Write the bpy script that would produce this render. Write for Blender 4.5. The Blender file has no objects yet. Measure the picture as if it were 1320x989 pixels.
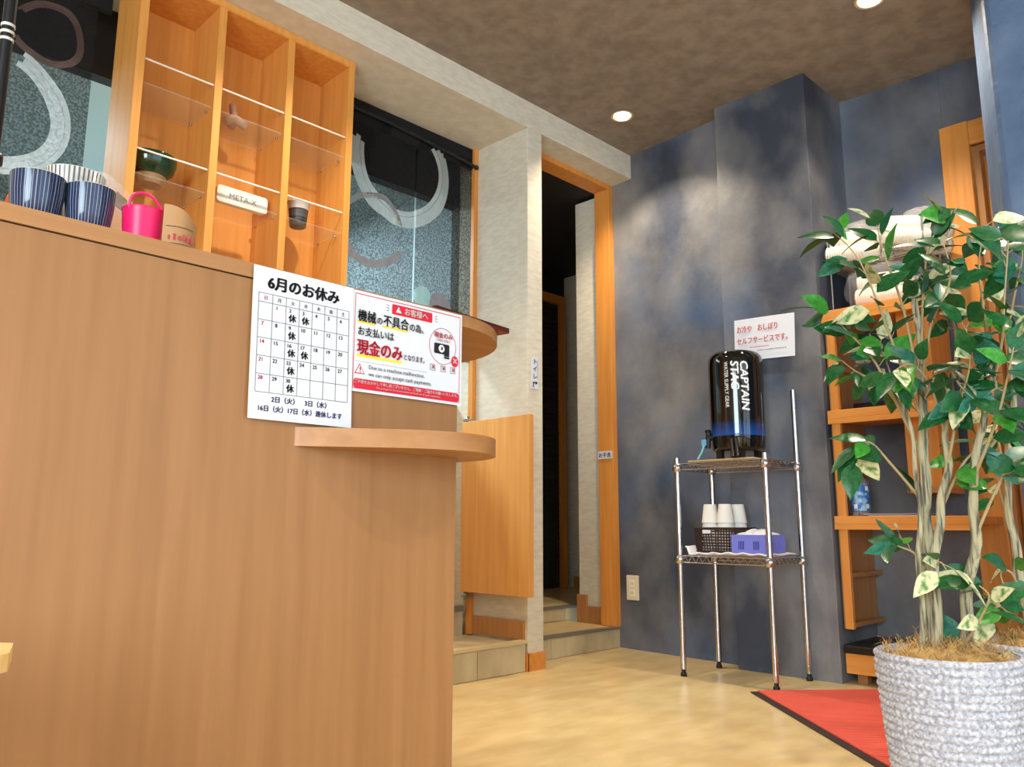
import bpy, math, random
from mathutils import Vector, Matrix
random.seed(7)
PI = math.pi
scene = bpy.context.scene
C = scene.collection
# ------------------------------------------------------------------ camera
cam_d = bpy.data.cameras.new('camera'); cam = bpy.data.objects.new('camera', cam_d); C.objects.link(cam)
yaw, pit, rol = [math.radians(a) for a in (44.928, 9.9268, 0.1651)]
fwd = Vector((math.cos(pit)*math.cos(yaw), math.cos(pit)*math.sin(yaw), math.sin(pit)))
rgt = Vector((math.sin(yaw), -math.cos(yaw), 0)); upv = rgt.cross(fwd)
r2 = math.cos(rol)*rgt + math.sin(rol)*upv; u2 = -math.sin(rol)*rgt + math.cos(rol)*upv
cam.matrix_world = Matrix(((r2.x, u2.x, -fwd.x, 0), (r2.y, u2.y, -fwd.y, 0), (r2.z, u2.z, -fwd.z, 0.65), (0, 0, 0, 1)))
cam_d.sensor_fit = 'HORIZONTAL'; cam_d.sensor_width = 36; cam_d.lens = 1033.5*36/1320; cam_d.clip_start = 0.02
scene.camera = cam
# ------------------------------------------------------------------ world, daylight, exposure
scene.view_settings.view_transform = 'Standard'; scene.view_settings.look = 'None'
scene.view_settings.gamma = 1; scene.view_settings.use_curve_mapping = False
scene.view_settings.exposure = 0.25
w = bpy.data.worlds.new('world'); scene.world = w; w.use_nodes = True
w.node_tree.nodes['Background'].inputs[0].default_value = (0.62, 0.80, 1.0, 1)
w.node_tree.nodes['Background'].inputs[1].default_value = 1.2
def area_light(name, loc, target, sx, sy, energy, col):
    l = bpy.data.lights.new(name, 'AREA'); l.shape = 'RECTANGLE'; l.size = sx; l.size_y = sy; l.energy = energy; l.color = col
    o = bpy.data.objects.new(name, l); C.objects.link(o); o.location = loc
    o.rotation_euler = (Vector(target)-Vector(loc)).to_track_quat('-Z', 'Y').to_euler()
    return o
area_light('daylight_shopfront', (1.5, -2.38, 1.3), (1.5, 0, 1.3), 3.6, 2.1, 26, (0.72, 0.87, 1.0))
area_light('daylight_side_window', (-2.62, -0.95, 1.4), (0, -0.95, 1.4), 2.0, 1.9, 185, (0.75, 0.9, 1.0))
area_light('kitchen_fluorescent', (1.3, 4.1, 2.5), (1.3, 4.1, 0), 1.8, 0.5, 66, (0.70, 0.90, 1.0))

# ------------------------------------------------------------------ helpers
def lin(c):
    out = []
    for v in c:
        v /= 255.0
        out.append(v/12.92 if v <= 0.04045 else ((v+0.055)/1.055)**2.4)
    return out
def mat(name, rgb, rough=0.5, metal=0.0, rgb2=None, scale=6.0, stretch=(1, 1, 1), detail=4.0, lo=0.35, hi=0.65, bump=0.0, bscale=None,
        trans=0.0, alpha=1.0, emit=0.0, coat=0.0, spec=0.5, ior=1.45):
    m = bpy.data.materials.new(name); m.use_nodes = True
    nt = m.node_tree; b = nt.nodes['Principled BSDF']
    c = lin(rgb)+[1]
    b.inputs['Base Color'].default_value = c; b.inputs['Roughness'].default_value = rough; b.inputs['Metallic'].default_value = metal
    b.inputs['Transmission Weight'].default_value = trans; b.inputs['Alpha'].default_value = alpha; b.inputs['Coat Weight'].default_value = coat
    b.inputs['Specular IOR Level'].default_value = spec; b.inputs['IOR'].default_value = ior
    if emit:
        b.inputs['Emission Color'].default_value = c; b.inputs['Emission Strength'].default_value = emit
    if rgb2 or bump:
        tc = nt.nodes.new('ShaderNodeTexCoord'); mp = nt.nodes.new('ShaderNodeMapping'); mp.inputs['Scale'].default_value = stretch
        nt.links.new(tc.outputs['Object'], mp.inputs['Vector'])
        nz = nt.nodes.new('ShaderNodeTexNoise'); nz.inputs['Scale'].default_value = scale; nz.inputs['Detail'].default_value = detail
        nt.links.new(mp.outputs['Vector'], nz.inputs['Vector'])
    if rgb2:
        rp = nt.nodes.new('ShaderNodeValToRGB'); rp.color_ramp.elements[0].position = lo; rp.color_ramp.elements[1].position = hi
        rp.color_ramp.elements[0].color = c; rp.color_ramp.elements[1].color = lin(rgb2)+[1]
        nt.links.new(nz.outputs['Fac'], rp.inputs['Fac']); nt.links.new(rp.outputs['Color'], b.inputs['Base Color'])
    if bump:
        nb = nz
        if bscale:
            nb = nt.nodes.new('ShaderNodeTexNoise'); nb.inputs['Scale'].default_value = bscale; nb.inputs['Detail'].default_value = 3
            nt.links.new(mp.outputs['Vector'], nb.inputs['Vector'])
        bp = nt.nodes.new('ShaderNodeBump'); bp.inputs['Strength'].default_value = bump; bp.inputs['Distance'].default_value = 0.01
        nt.links.new(nb.outputs['Fac'], bp.inputs['Height']); nt.links.new(bp.outputs['Normal'], b.inputs['Normal'])
    return m
def sheer(name, rgb, rgb2, clear, scale, rough=0.9):
    # thin woven cloth: part of the light passes straight through between the threads
    m = mat(name, rgb, rough, rgb2=rgb2, scale=scale, detail=2, stretch=(1, 1, 0.6), lo=0.45, hi=0.55)
    nt = m.node_tree; b = nt.nodes['Principled BSDF']; out = nt.nodes['Material Output']
    tr = nt.nodes.new('ShaderNodeBsdfTransparent'); mx = nt.nodes.new('ShaderNodeMixShader')
    nz = nt.nodes.new('ShaderNodeTexNoise'); nz.inputs['Scale'].default_value = scale; nz.inputs['Detail'].default_value = 2
    tc = nt.nodes.new('ShaderNodeTexCoord'); nt.links.new(tc.outputs['Object'], nz.inputs['Vector'])
    rp = nt.nodes.new('ShaderNodeMapRange'); rp.inputs['From Min'].default_value = 0.42; rp.inputs['From Max'].default_value = 0.6
    rp.inputs['To Min'].default_value = clear*0.55; rp.inputs['To Max'].default_value = clear*1.3
    nt.links.new(nz.outputs['Fac'], rp.inputs['Value']); nt.links.new(rp.outputs['Result'], mx.inputs['Fac'])
    nt.links.new(b.outputs[0], mx.inputs[1]); nt.links.new(tr.outputs[0], mx.inputs[2]); nt.links.new(mx.outputs[0], out.inputs['Surface'])
    return m
def film(name, clear, tint=(255, 255, 255)):
    m = bpy.data.materials.new(name); m.use_nodes = True; nt = m.node_tree
    b = nt.nodes['Principled BSDF']; b.inputs['Base Color'].default_value = lin(tint)+[1]; b.inputs['Roughness'].default_value = 0.06
    tr = nt.nodes.new('ShaderNodeBsdfTransparent'); mx = nt.nodes.new('ShaderNodeMixShader'); mx.inputs['Fac'].default_value = clear
    nt.links.new(b.outputs[0], mx.inputs[1]); nt.links.new(tr.outputs[0], mx.inputs[2]); nt.links.new(mx.outputs[0], nt.nodes['Material Output'].inputs['Surface'])
    return m

WORLD = {}
class MB:
    def __init__(s): s.v = []; s.f = []; s.sm = []
    def add(s, vs, fs, smooth=False):
        o = len(s.v); s.v += [tuple(p) for p in vs]; s.f += [tuple(i+o for i in f) for f in fs]; s.sm += [smooth]*len(fs); return s
    def box(s, x0, x1, y0, y1, z0, z1):
        return s.add([(x0, y0, z0), (x1, y0, z0), (x1, y1, z0), (x0, y1, z0), (x0, y0, z1), (x1, y0, z1), (x1, y1, z1), (x0, y1, z1)],
                     [(0, 3, 2, 1), (4, 5, 6, 7), (0, 1, 5, 4), (1, 2, 6, 5), (2, 3, 7, 6), (3, 0, 4, 7)])
    def prism(s, pts, z0, z1, smooth=False):
        n = len(pts)
        a = sum(pts[i][0]*pts[(i+1) % n][1]-pts[(i+1) % n][0]*pts[i][1] for i in range(n))
        if a < 0: pts = pts[::-1]
        s.add([(x, y, z0) for x, y in pts]+[(x, y, z1) for x, y in pts], [tuple(range(n-1, -1, -1)), tuple(range(n, 2*n))])
        s.add([(x, y, z0) for x, y in pts]+[(x, y, z1) for x, y in pts], [(i, (i+1) % n, n+(i+1) % n, n+i) for i in range(n)], smooth)
        return s
    def tube(s, pts, r, n=10, cap=True):
        pts = [Vector(p) for p in pts]; k = len(pts); rs = r if isinstance(r, (list, tuple)) else [r]*k
        vs = []; ref = None
        for i, p in enumerate(pts):
            t = (pts[min(i+1, k-1)]-pts[max(i-1, 0)]).normalized()
            if ref is None: ref = Vector((0, 0, 1)) if abs(t.z) < 0.9 else Vector((1, 0, 0))
            a = t.cross(ref).normalized(); b = a.cross(t); ref = b
            for j in range(n):
                q = 2*PI*j/n; vs.append(p+(a*math.cos(q)+b*math.sin(q))*rs[i])
        fs = [(i*n+j, i*n+(j+1) % n, (i+1)*n+(j+1) % n, (i+1)*n+j) for i in range(k-1) for j in range(n)]
        s.add(vs, fs, True)
        if cap: s.add(vs[:n], [tuple(range(n-1, -1, -1))]); s.add(vs[-n:], [tuple(range(n))])
        return s
    def lathe(s, prof, n=32, c=(0, 0, 0), axis='z'):
        vs = []
        for r, h in prof:
            for j in range(n):
                q = 2*PI*j/n; a, b = r*math.cos(q), r*math.sin(q)
                vs.append((c[0]+a, c[1]+b, c[2]+h) if axis == 'z' else ((c[0]+h, c[1]+a, c[2]+b) if axis == 'x' else (c[0]+b, c[1]+h, c[2]+a)))
        return s.add(vs, [(i*n+j, i*n+(j+1) % n, (i+1)*n+(j+1) % n, (i+1)*n+j) for i in range(len(prof)-1) for j in range(n)], True)
    def grid(s, fn, nu, nv, smooth=True):
        vs = [fn(i/nu, j/nv) for j in range(nv+1) for i in range(nu+1)]
        return s.add(vs, [(j*(nu+1)+i, j*(nu+1)+i+1, (j+1)*(nu+1)+i+1, (j+1)*(nu+1)+i) for j in range(nv) for i in range(nu)], smooth)
    def mesh(s, name, m, origin=(0, 0, 0)):
        me = bpy.data.meshes.new(name); ox, oy, oz = origin
        me.from_pydata([(x-ox, y-oy, z-oz) for x, y, z in s.v], [], s.f); me.polygons.foreach_set('use_smooth', s.sm)
        me.materials.append(m); me.update(); return me
    def build(s, name, m, parent=None, bevel=0.0, solid=0.0):
        org = WORLD.get(parent.name, (0, 0, 0)) if parent else (0, 0, 0)
        o = bpy.data.objects.new(name, s.mesh(name, m, org)); C.objects.link(o)
        if parent: o.parent = parent
        WORLD[o.name] = org
        if solid:
            md = o.modifiers.new('solid', 'SOLIDIFY'); md.thickness = solid; md.offset = 0
        if bevel:
            md = o.modifiers.new('bevel', 'BEVEL'); md.width = bevel; md.segments = 2; md.limit_method = 'ANGLE'
        return o
def tag(o, label=None, cat=None, group=None, kind=None):
    for k, v in (('label', label), ('category', cat), ('group', group), ('kind', kind)):
        if v: o[k] = v
    return o
def thing(name, label, cat, loc, group=None):
    o = bpy.data.objects.new(name, None); C.objects.link(o); o.location = loc; o.empty_display_size = 0.05
    WORLD[o.name] = tuple(loc); return tag(o, label, cat, group)
def struct(name, mb, m, label, parent=None, bevel=0.0):
    o = mb.build(name, m, parent, bevel)
    if not parent: tag(o, label, kind='structure')
    return o
def inst(name, me, parent, matrix):
    o = bpy.data.objects.new(name, me); C.objects.link(o); o.parent = parent; o.matrix_local = matrix; return o
# lettering: queued as text curves with the built-in font, turned into meshes at the end
TXT = []
def text(s, size, origin, right, up, m, parent, name='lettering', bold=0.0, align='LEFT', sx=1.0, surf=None):
    cu = bpy.data.curves.new('text', 'FONT'); cu.body = s; cu.size = size; cu.align_x = align; cu.resolution_u = 3
    o = bpy.data.objects.new('text', cu); C.objects.link(o)
    R, U = Vector(right).normalized()*sx, Vector(up).normalized(); N = Vector(right).normalized().cross(U)
    o.matrix_world = Matrix(((R.x, U.x, N.x, origin[0]), (R.y, U.y, N.y, origin[1]), (R.z, U.z, N.z, origin[2]), (0, 0, 0, 1)))
    TXT.append((o, parent, name, m, bold*size, U, surf))
def flush_text():
    bpy.context.view_layer.update(); dg = bpy.context.evaluated_depsgraph_get(); groups = {}
    for o, parent, name, m, bw_, U, surf in TXT:
        me = bpy.data.meshes.new_from_object(o.evaluated_get(dg)); mw = o.matrix_world.copy()
        mb = groups.setdefault((parent.name, name, m.name), (MB(), parent, m))[0]
        R = mw.to_3x3().col[0].normalized(); N = mw.to_3x3().col[2].normalized()
        offs = [(0, 0)] if not bw_ else [(0, 0), (1, 0), (-1, 0), (0.7, 0.7), (-0.7, 0.7), (0.7, -0.7), (-0.7, -0.7)]
        fc = [tuple(p.vertices) for p in me.polygons]
        for k, (a, b) in enumerate(offs):
            vs = [mw @ v.co+R*(a*bw_)+U*(b*bw_*0.6)+N*(0.00004*k) for v in me.vertices]
            if surf: vs = [surf(p) for p in vs]
            mb.add(vs, fc)
        bpy.data.meshes.remove(me)
    for o, *_ in TXT:
        cu = o.data; bpy.data.objects.remove(o); bpy.data.curves.remove(cu)
    for (pn, name, mn), (mb, parent, m) in groups.items(): mb.build(name, m, parent)
def catmull(pts, n=6, closed=False):
    out = []; k = len(pts); P = [Vector(p) for p in pts]
    for i in range(k if closed else k-1):
        a, b, c, d = (P[(i-1) % k] if closed or i > 0 else P[0]), P[i], P[(i+1) % k], (P[(i+2) % k] if closed or i+2 < k else P[-1])
        for j in range(n):
            t = j/n; out.append(0.5*((2*b)+(c-a)*t+(2*a-5*b+4*c-d)*t*t+(3*b-a-3*c+d)*t**3))
    if not closed: out.append(P[-1])
    return out

# ------------------------------------------------------------------ materials
white_plaster = mat('cream_wallpaper', (208, 199, 180), 0.85, rgb2=(220, 212, 195), scale=30, stretch=(0.6, 0.6, 2.2), detail=6, bump=0.08, bscale=90)
blue_plaster = mat('blue_grey_plaster', (58, 64, 78), 0.5, rgb2=(150, 148, 146), scale=1.9, stretch=(1, 1, 0.75), detail=8, lo=0.38, hi=0.72, bump=0.35, bscale=14)
column_plaster = mat('daylit_blue_plaster', (70, 92, 126), 0.5, rgb2=(112, 132, 162), scale=3.0, detail=8, lo=0.35, hi=0.7, bump=0.35, bscale=22)  # lighter, bluer than the wall: paint tone with window daylight mixed into the colour
def add_tint(m, rgb, scale, lo, hi, amount):   # a second, broader trowelled tone over the first
    nt = m.node_tree; b = nt.nodes['Principled BSDF']; src = b.inputs['Base Color'].links[0].from_socket
    tc = nt.nodes.new('ShaderNodeTexCoord'); nz = nt.nodes.new('ShaderNodeTexNoise'); nz.inputs['Scale'].default_value = scale; nz.inputs['Detail'].default_value = 6; nz.inputs['Distortion'].default_value = 0.8
    nt.links.new(tc.outputs['Object'], nz.inputs['Vector'])
    mr = nt.nodes.new('ShaderNodeMapRange'); mr.inputs['From Min'].default_value = lo; mr.inputs['From Max'].default_value = hi; mr.inputs['To Max'].default_value = amount
    nt.links.new(nz.outputs['Fac'], mr.inputs['Value']); mx = nt.nodes.new('ShaderNodeMix'); mx.data_type = 'RGBA'
    nt.links.new(mr.outputs['Result'], mx.inputs['Factor']); nt.links.new(src, mx.inputs[6]); mx.inputs[7].default_value = lin(rgb)+[1]
    nt.links.new(mx.outputs[2], b.inputs['Base Color'])
add_tint(blue_plaster, (70, 98, 138), 1.3, 0.45, 0.68, 0.55)
ceil_paper = mat('brown_ceiling_paper', (130, 117, 104), 0.9, rgb2=(150, 137, 122), scale=14, detail=5, bump=0.1, bscale=120)
vinyl = mat('beige_vinyl', (204, 176, 122), 0.32, rgb2=(220, 196, 144), scale=5, detail=8, stretch=(1, 2.2, 1))
stone = mat('grey_step_tile', (182, 166, 130), 0.6, rgb2=(206, 190, 154), scale=9, detail=6, stretch=(1, 1, 0.4))
nosing_m = mat('grey_nosing', (120, 112, 98), 0.5)
def wood(name, a, b, axis='z', rough=0.42, sc=3.0):
    st = {'z': (14, 14, 0.7), 'x': (0.7, 14, 14), 'y': (14, 0.7, 14)}[axis]
    return mat(name, a, rough, rgb2=b, scale=sc, stretch=st, detail=5, lo=0.3, hi=0.7, bump=0.02)
counter_wood = wood('counter_maple_veneer', (146, 102, 60), (158, 113, 70))
rim_wood = wood('counter_rim', (156, 108, 64), (172, 124, 78), 'x')
orange_wood = wood('orange_wood', (206, 132, 56), (222, 150, 72))
orange_wood_h = wood('orange_wood_across', (206, 132, 56), (224, 152, 74), 'y')
gate_wood = wood('gate_wood', (214, 150, 78), (226, 166, 94))
cab_wood = wood('cabinet_wood', (212, 142, 62), (226, 158, 80), rough=0.6)
brown_wood = wood('brown_wood', (168, 114, 62), (186, 132, 78))
pale_wood = wood('pale_table_wood', (214, 178, 118), (226, 192, 134), 'x')
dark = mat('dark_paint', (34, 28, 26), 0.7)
black_gloss = mat('black_gloss', (12, 11, 11), 0.08, coat=0.6)
black_mat = mat('black_plastic', (20, 20, 22), 0.4)
black_leather = mat('black_leatherette', (18, 17, 18), 0.35, bump=0.05, scale=60)
chrome = mat('chrome', (200, 200, 202), 0.18, 1.0)
steel = mat('brushed_steel', (170, 168, 165), 0.3, 1.0)
paper = mat('white_paper', (216, 219, 228), 0.7)
paper_gloss = mat('laminated_white_paper', (218, 221, 230), 0.25)
cup_white = mat('white_paper_cup', (238, 234, 226), 0.6)
foam_white = mat('off_white_cups', (240, 232, 214), 0.5)
ink_black = mat('black_ink', (22, 20, 24), 0.6); ink_red = mat('red_ink', (205, 28, 52), 0.5); ink_blue = mat('navy_ink', (36, 42, 110), 0.6)
ink_grey = mat('grey_line', (120, 125, 140), 0.6); ink_yel = mat('yellow_marker', (246, 214, 70), 0.6); ink_pink = mat('dull_red_ink', (190, 72, 70), 0.6)
print_white = mat('white_print', (240, 240, 240), 0.5)
glass_m = film('clear_glass', 0.89, (214, 226, 222))
bag_film = film('clear_plastic_film', 0.86)
grey_slat = mat('black_slat', (46, 42, 42), 0.5)
kitchen_m = mat('kitchen_wall', (190, 205, 210), 0.6)

# ------------------------------------------------------------------ structure
HC = 2.757; BW = 2.594
fl = struct('floor', MB().box(-2.7, 4.0, -2.5, 2.80, -0.06, 0), vinyl, 'beige mottled vinyl floor of the shop')
LIGHTS = [(3.163, 2.346), (3.11, 1.052), (3.12, -0.25), (1.45, 2.15), (1.5, -0.5), (1.5, -1.8), (-0.1, 2.15), (-0.1, -0.5), (-1.5, 0.9)]
def ceiling():
    mb = MB(); s = 0.09; R = 0.05
    xs = sorted({-2.7, 4.4}); 
    # strips in y, each strip split around its lamps
    rows = {}
    for x, y in LIGHTS: rows.setdefault(round(y, 1), []).append((x, y))
    cuts = [-2.5]; spans = []
    for k in sorted(rows):
        ys = [p[1] for p in rows[k]]; y0, y1 = min(ys)-s, max(ys)+s; spans.append((y0, y1, sorted(rows[k])))
    # merge overlapping row spans
    merged = []
    for sp in spans:
        if merged and sp[0] < merged[-1][1]: merged[-1] = (merged[-1][0], max(sp[1], merged[-1][1]), sorted(merged[-1][2]+sp[2]))
        else: merged.append(sp)
    yprev = -2.5
    def quad(x0, x1, y0, y1):
        if x1-x0 > 1e-6 and y1-y0 > 1e-6: mb.add([(x0, y0, HC), (x0, y1, HC), (x1, y1, HC), (x1, y0, HC)], [(0, 1, 2, 3)])
    for y0, y1, ls in merged:
        quad(-2.7, 4.4, yprev, y0); xp = -2.7
        for lx, ly in ls:
            quad(xp, lx-s, y0, y1); quad(lx-s, lx+s, y0, ly-s); quad(lx-s, lx+s, ly+s, y1); xp = lx+s
            n = 32; vs = []
            for j in range(n):
                q = 2*PI*j/n; c, d = math.cos(q), math.sin(q); m = max(abs(c), abs(d))
                vs += [(lx+R*c, ly+R*d, HC), (lx+s*c/m, ly+s*d/m, HC)]
            mb.add(vs, [(2*j, 2*((j+1) % n), 2*((j+1) % n)+1, 2*j+1) for j in range(n)])
        quad(xp, 4.4, y0, y1); yprev = y1
    quad(-2.7, 4.4, yprev, 2.6)
    mb.box(-2.7, 4.4, -2.5, 2.6, HC+0.14, HC+0.18)
    return mb
struct('ceiling', ceiling(), ceil_paper, 'brown mottled wallpapered ceiling')
wl = MB().box(-2.7, 3.62, BW, 3.10, 2.615, HC+0.1)        # dropped beam
wl.box(2.705, 2.81, BW, 3.10, 0, 2.615)                   # pier beside the doorway
wl.box(-2.7, 2.81, 3.10, 3.16, 0, 1.25)
wl.box(-2.7, 0.02, 2.97, 3.10, 0, 2.615)
struct('wall_left', wl, white_plaster, 'cream wallpapered wall with dropped beam and pier beside the toilet doorway', bevel=0.003)
struct('wall_lintel', MB().box(-2.7, 2.70, 3.101, 3.16, 2.33, 2.70), dark, 'dark painted lintel behind the curtains')
# kitchen behind the curtains
kt = MB().box(-0.6, 3.0, 5.2, 5.26, 0, 2.7).box(-0.66, -0.6, 3.16, 5.26, 0, 2.7).box(2.70, 2.76, 3.16, 5.2, 0, 2.7).box(-0.66, 3.0, 3.16, 5.26, 2.62, 2.7)
struct('wall_kitchen', kt, kitchen_m, 'pale kitchen walls glimpsed through the curtains')
ks = MB().box(-2.7, 2.700, 2.600, 3.10, 0, 0.122)
fsc = struct('floor_step_counter', ks, stone, 'stone tiled step up behind the counter', bevel=0.004)
struct('trim_3', MB().box(0.6, 2.702, 2.588, 2.63, 0.122, 0.136), mat('pale_nosing', (206, 186, 140), 0.5), 'pale nosing along the step behind the counter')
struct('floor_step_kitchen', MB().box(-2.7, 2.66, 2.985, 5.2, 0.122, 0.25), stone, 'upper stone step into the kitchen')
struct('trim_4', MB().box(-0.6, 2.66, 2.975, 3.0, 0.235, 0.262), nosing_m, 'dark nosing of the kitchen step')
def riser_tiles(parent, x0, x1, first, width, y, z0, z1):     # each riser faced with separate stone tiles
    xs = [x0]+[first+width*k for k in range(40) if x0 < first+width*k < x1]+[x1]
    for a, b in zip(xs, xs[1:]): MB().box(a+0.0015, b-0.0015, y-0.006, y+0.002, z0, z1).build('tile', stone, parent, bevel=0.001)
# blue walls
wr = MB().prism([(3.578, 2.76), (3.535, 1.965), (3.435, 1.965), (3.435, 1.49), (3.83, 1.482), (3.852, 1.03), (4.3, 1.03), (4.3, 2.76)], -0.02, HC+0.05)
wr.prism([(3.852, 1.03), (3.885, 0.05), (4.3, 0.05), (4.3, 1.03)], 2.34, HC+0.05)
wr.prism([(3.885, 0.05), (3.9, -2.5), (4.3, -2.5), (4.3, 0.05)], -0.02, HC+0.05)
struct('wall_right', wr, blue_plaster, 'dark blue-grey trowelled plaster wall with a square pillar', bevel=0.002)
struct('wall_front', MB().prism([(3.16, 0.710), (2.98, 0.632), (2.98, 0.1), (3.5, 0.1), (3.5, 0.710)], 0, HC+0.05),
       column_plaster, 'blue plaster column at the shop entrance', bevel=0.02)
# outer shell out of view: window walls that let the daylight in
sh = MB().box(-2.7, -0.4, -2.56, -2.5, 0, HC+0.1).box(3.4, 4.3, -2.56, -2.5, 0, HC+0.1).box(-0.4, 3.4, -2.56, -2.5, 2.4, HC+0.1).box(-0.4, 3.4, -2.56, -2.5, 0, 0.2)
sh.box(-2.76, -2.7, -2.56, -2.0, 0, HC+0.1).box(-2.76, -2.7, 0.1, 3.1, 0, HC+0.1).box(-2.76, -2.7, -2.0, 0.1, 2.4, HC+0.1).box(-2.76, -2.7, -2.0, 0.1, 0, 0.4)
struct('wall_back', sh, white_plaster, 'cream walls around the shop windows behind the viewer')
# doorway to the toilets
struct('trim_1', MB().box(2.81, 3.575, 2.735, 2.84, 2.585, 2.616).box(3.535, 3.578, 2.735, 2.84, 0.11, 2.59), orange_wood, 'orange wooden lining of the toilet doorway', bevel=0.002)
struct('trim_2', MB().box(2.678, 2.704, 2.955, 2.985, 0.13, 2.615), orange_wood, 'thin orange wooden strip at the edge of the curtain')
riser_tiles(fsc, 0.9, 2.69, 1.05, 0.45, 2.600, 0.002, 0.120)
dstep = MB().box(2.81, 3.578, 2.745, 3.12, -0.02, 0.098)
fsd = struct('floor_step_doorway', dstep, stone, 'lower stone step in the toilet doorway'); riser_tiles(fsd, 2.812, 3.574, 3.02, 0.45, 2.745, 0.002, 0.096)
struct('trim_5', MB().box(2.81, 3.578, 2.735, 2.775, 0.096, 0.110), nosing_m, 'grey nosing of the lower doorway step')
fse = struct('floor_step_corridor', MB().box(2.81, 5.2, 3.12, 4.3, -0.02, 0.178), stone, 'upper stone step into the corridor'); riser_tiles(fse, 2.812, 3.70, 3.10, 0.45, 3.12, 0.112, 0.176)
struct('trim_6', MB().box(2.81, 5.2, 3.11, 3.15, 0.176, 0.190), nosing_m, 'grey nosing of the upper corridor step')
struct('floor_corridor', MB().box(2.81, 3.578, 2.775, 3.118, 0.098, 0.108).box(2.81, 5.2, 3.15, 4.3, 0.178, 0.188), vinyl, 'beige vinyl on the corridor steps')
struct('wall_corridor', MB().box(3.574, 3.66, 2.84, 3.02, 0.1, 2.58).box(2.75, 2.81, 3.1, 4.3, 0, 2.7).box(4.70, 4.80, 3.95, 4.3, 0.18, 2.72).box(3.66, 5.2, 2.84, 2.9, 0, 2.7).box(5.14, 5.2, 2.9, 4.3, 0, 2.7),
       white_plaster, 'cream wall just inside the toilet doorway')
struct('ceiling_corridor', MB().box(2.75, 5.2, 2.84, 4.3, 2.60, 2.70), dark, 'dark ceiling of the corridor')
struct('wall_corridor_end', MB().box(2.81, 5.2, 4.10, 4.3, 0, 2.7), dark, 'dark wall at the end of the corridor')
struct('baseboard_left', MB().box(2.700, 2.815, 2.585, 2.60, 0, 0.078).box(2.696, 2.706, 2.585, 2.66, 0, 0.078), orange_wood_h, 'orange wooden skirting at the foot of the pier')
struct('baseboard_left_step', MB().box(2.692, 2.706, 2.61, 2.955, 0.136, 0.215), brown_wood, 'worn wooden skirting above the counter step')
struct('baseboard_corridor', MB().box(3.560, 3.575, 2.84, 3.03, 0.108, 0.20).box(3.560, 3.575, 2.96, 3.03, 0.2, 0.26).box(4.62, 4.72, 3.90, 3.96, 0.188, 0.27), brown_wood, 'brown skirting along the corridor wall')
# corridor door of dark slats
d2 = MB().box(3.55, 4.54, 4.03, 4.06, 0.19, 2.33)
dd = struct('door_2', d2, grey_slat, 'dark slatted door at the end of the corridor')
for i in range(52):
    z = 0.2+i*0.041
    MB().box(3.56, 4.53, 4.018, 4.032, z, z+0.03).build('slat', grey_slat, dd)
MB().box(4.54, 4.60, 4.0, 4.06, 0.19, 2.40).box(3.5, 4.54, 4.0, 4.06, 2.335, 2.40).build('door_frame', orange_wood, dd)
# door on the right
d1 = struct('door_1', MB().box(3.93, 3.965, 0.12, 0.90, 0.02, 2.30), orange_wood, 'orange wooden door beside the blue entrance column')
MB().box(3.835, 3.93, 0.925, 1.043, 0, 2.455).build('casing', orange_wood, d1, bevel=0.003)
MB().box(3.838, 3.93, 0.05, 0.925, 2.34, 2.452).build('casing_head', orange_wood_h, d1, bevel=0.003)
MB().box(3.87, 3.95, 0.895, 0.926, 0, 2.34).box(3.87, 3.95, 0.05, 0.895, 2.31, 2.34).build('lining', brown_wood, d1)
MB().box(3.918, 3.932, 0.76, 0.885, 0.05, 2.28).box(3.918, 3.932, 0.13, 0.76, 2.14, 2.28).box(3.918, 3.932, 0.13, 0.76, 0.05, 0.3).build('door_rail', orange_wood, d1)

# ------------------------------------------------------------------ counter
ct = thing('counter', 'maple veneered reception counter with notices taped on its front', 'counter', (0.3, 1.5, 0))
MB().box(-1.6, 1.18, 1.352, 1.93, 0, 1.0955).build('body', counter_wood, ct)
MB().box(-1.6, 1.178, 1.357, 1.92, 1.0955, 1.0985).build('shadow_gap', dark, ct)
pts = [(-1.6, 1.35), (1.175, 1.35)]+[(1.175+0.3*math.sin(PI*k/24), 1.65-0.3*math.cos(PI*k/24)) for k in range(1, 24)]+[(1.175, 1.95), (-1.6, 1.95)]
MB().prism(pts, 1.0985, 1.126).build('worktop', rim_wood, ct, bevel=0.002)
sp = [(0.775, 1.352), (0.863, 1.288), (0.966, 1.222), (1.05, 1.196), (1.14, 1.208), (1.215, 1.262), (1.258, 1.345), (1.255, 1.43), (1.215, 1.49), (1.18, 1.51)]
sp = [(p.x, p.y) for p in catmull([(x, y, 0) for x, y in sp], 6)]+[(1.0, 1.48), (0.8, 1.40)]
MB().prism(sp, 0.793, 0.829, True).build('bag_shelf', rim_wood, ct, bevel=0.002)
# low table at lower left
tb = thing('low_table', 'pale wooden low table whose corner pokes in beside the counter front', 'table', (-0.1, 1.05, 0))
MB().prism([(0.262, 1.031), (0.24, 0.955), (0.205, 0.925), (-0.35, 0.62), (-0.62, 0.95), (-0.05, 1.30), (0.06, 1.30)], 0.502, 0.520).build('table_top', pale_wood, tb, bevel=0.002)
for x, y in ((-0.30, 0.75), (0.12, 0.98), (-0.46, 0.95), (0.0, 1.22)): MB().box(x-0.02, x+0.02, y-0.02, y+0.02, 0, 0.503).build('leg', pale_wood, tb)

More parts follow.
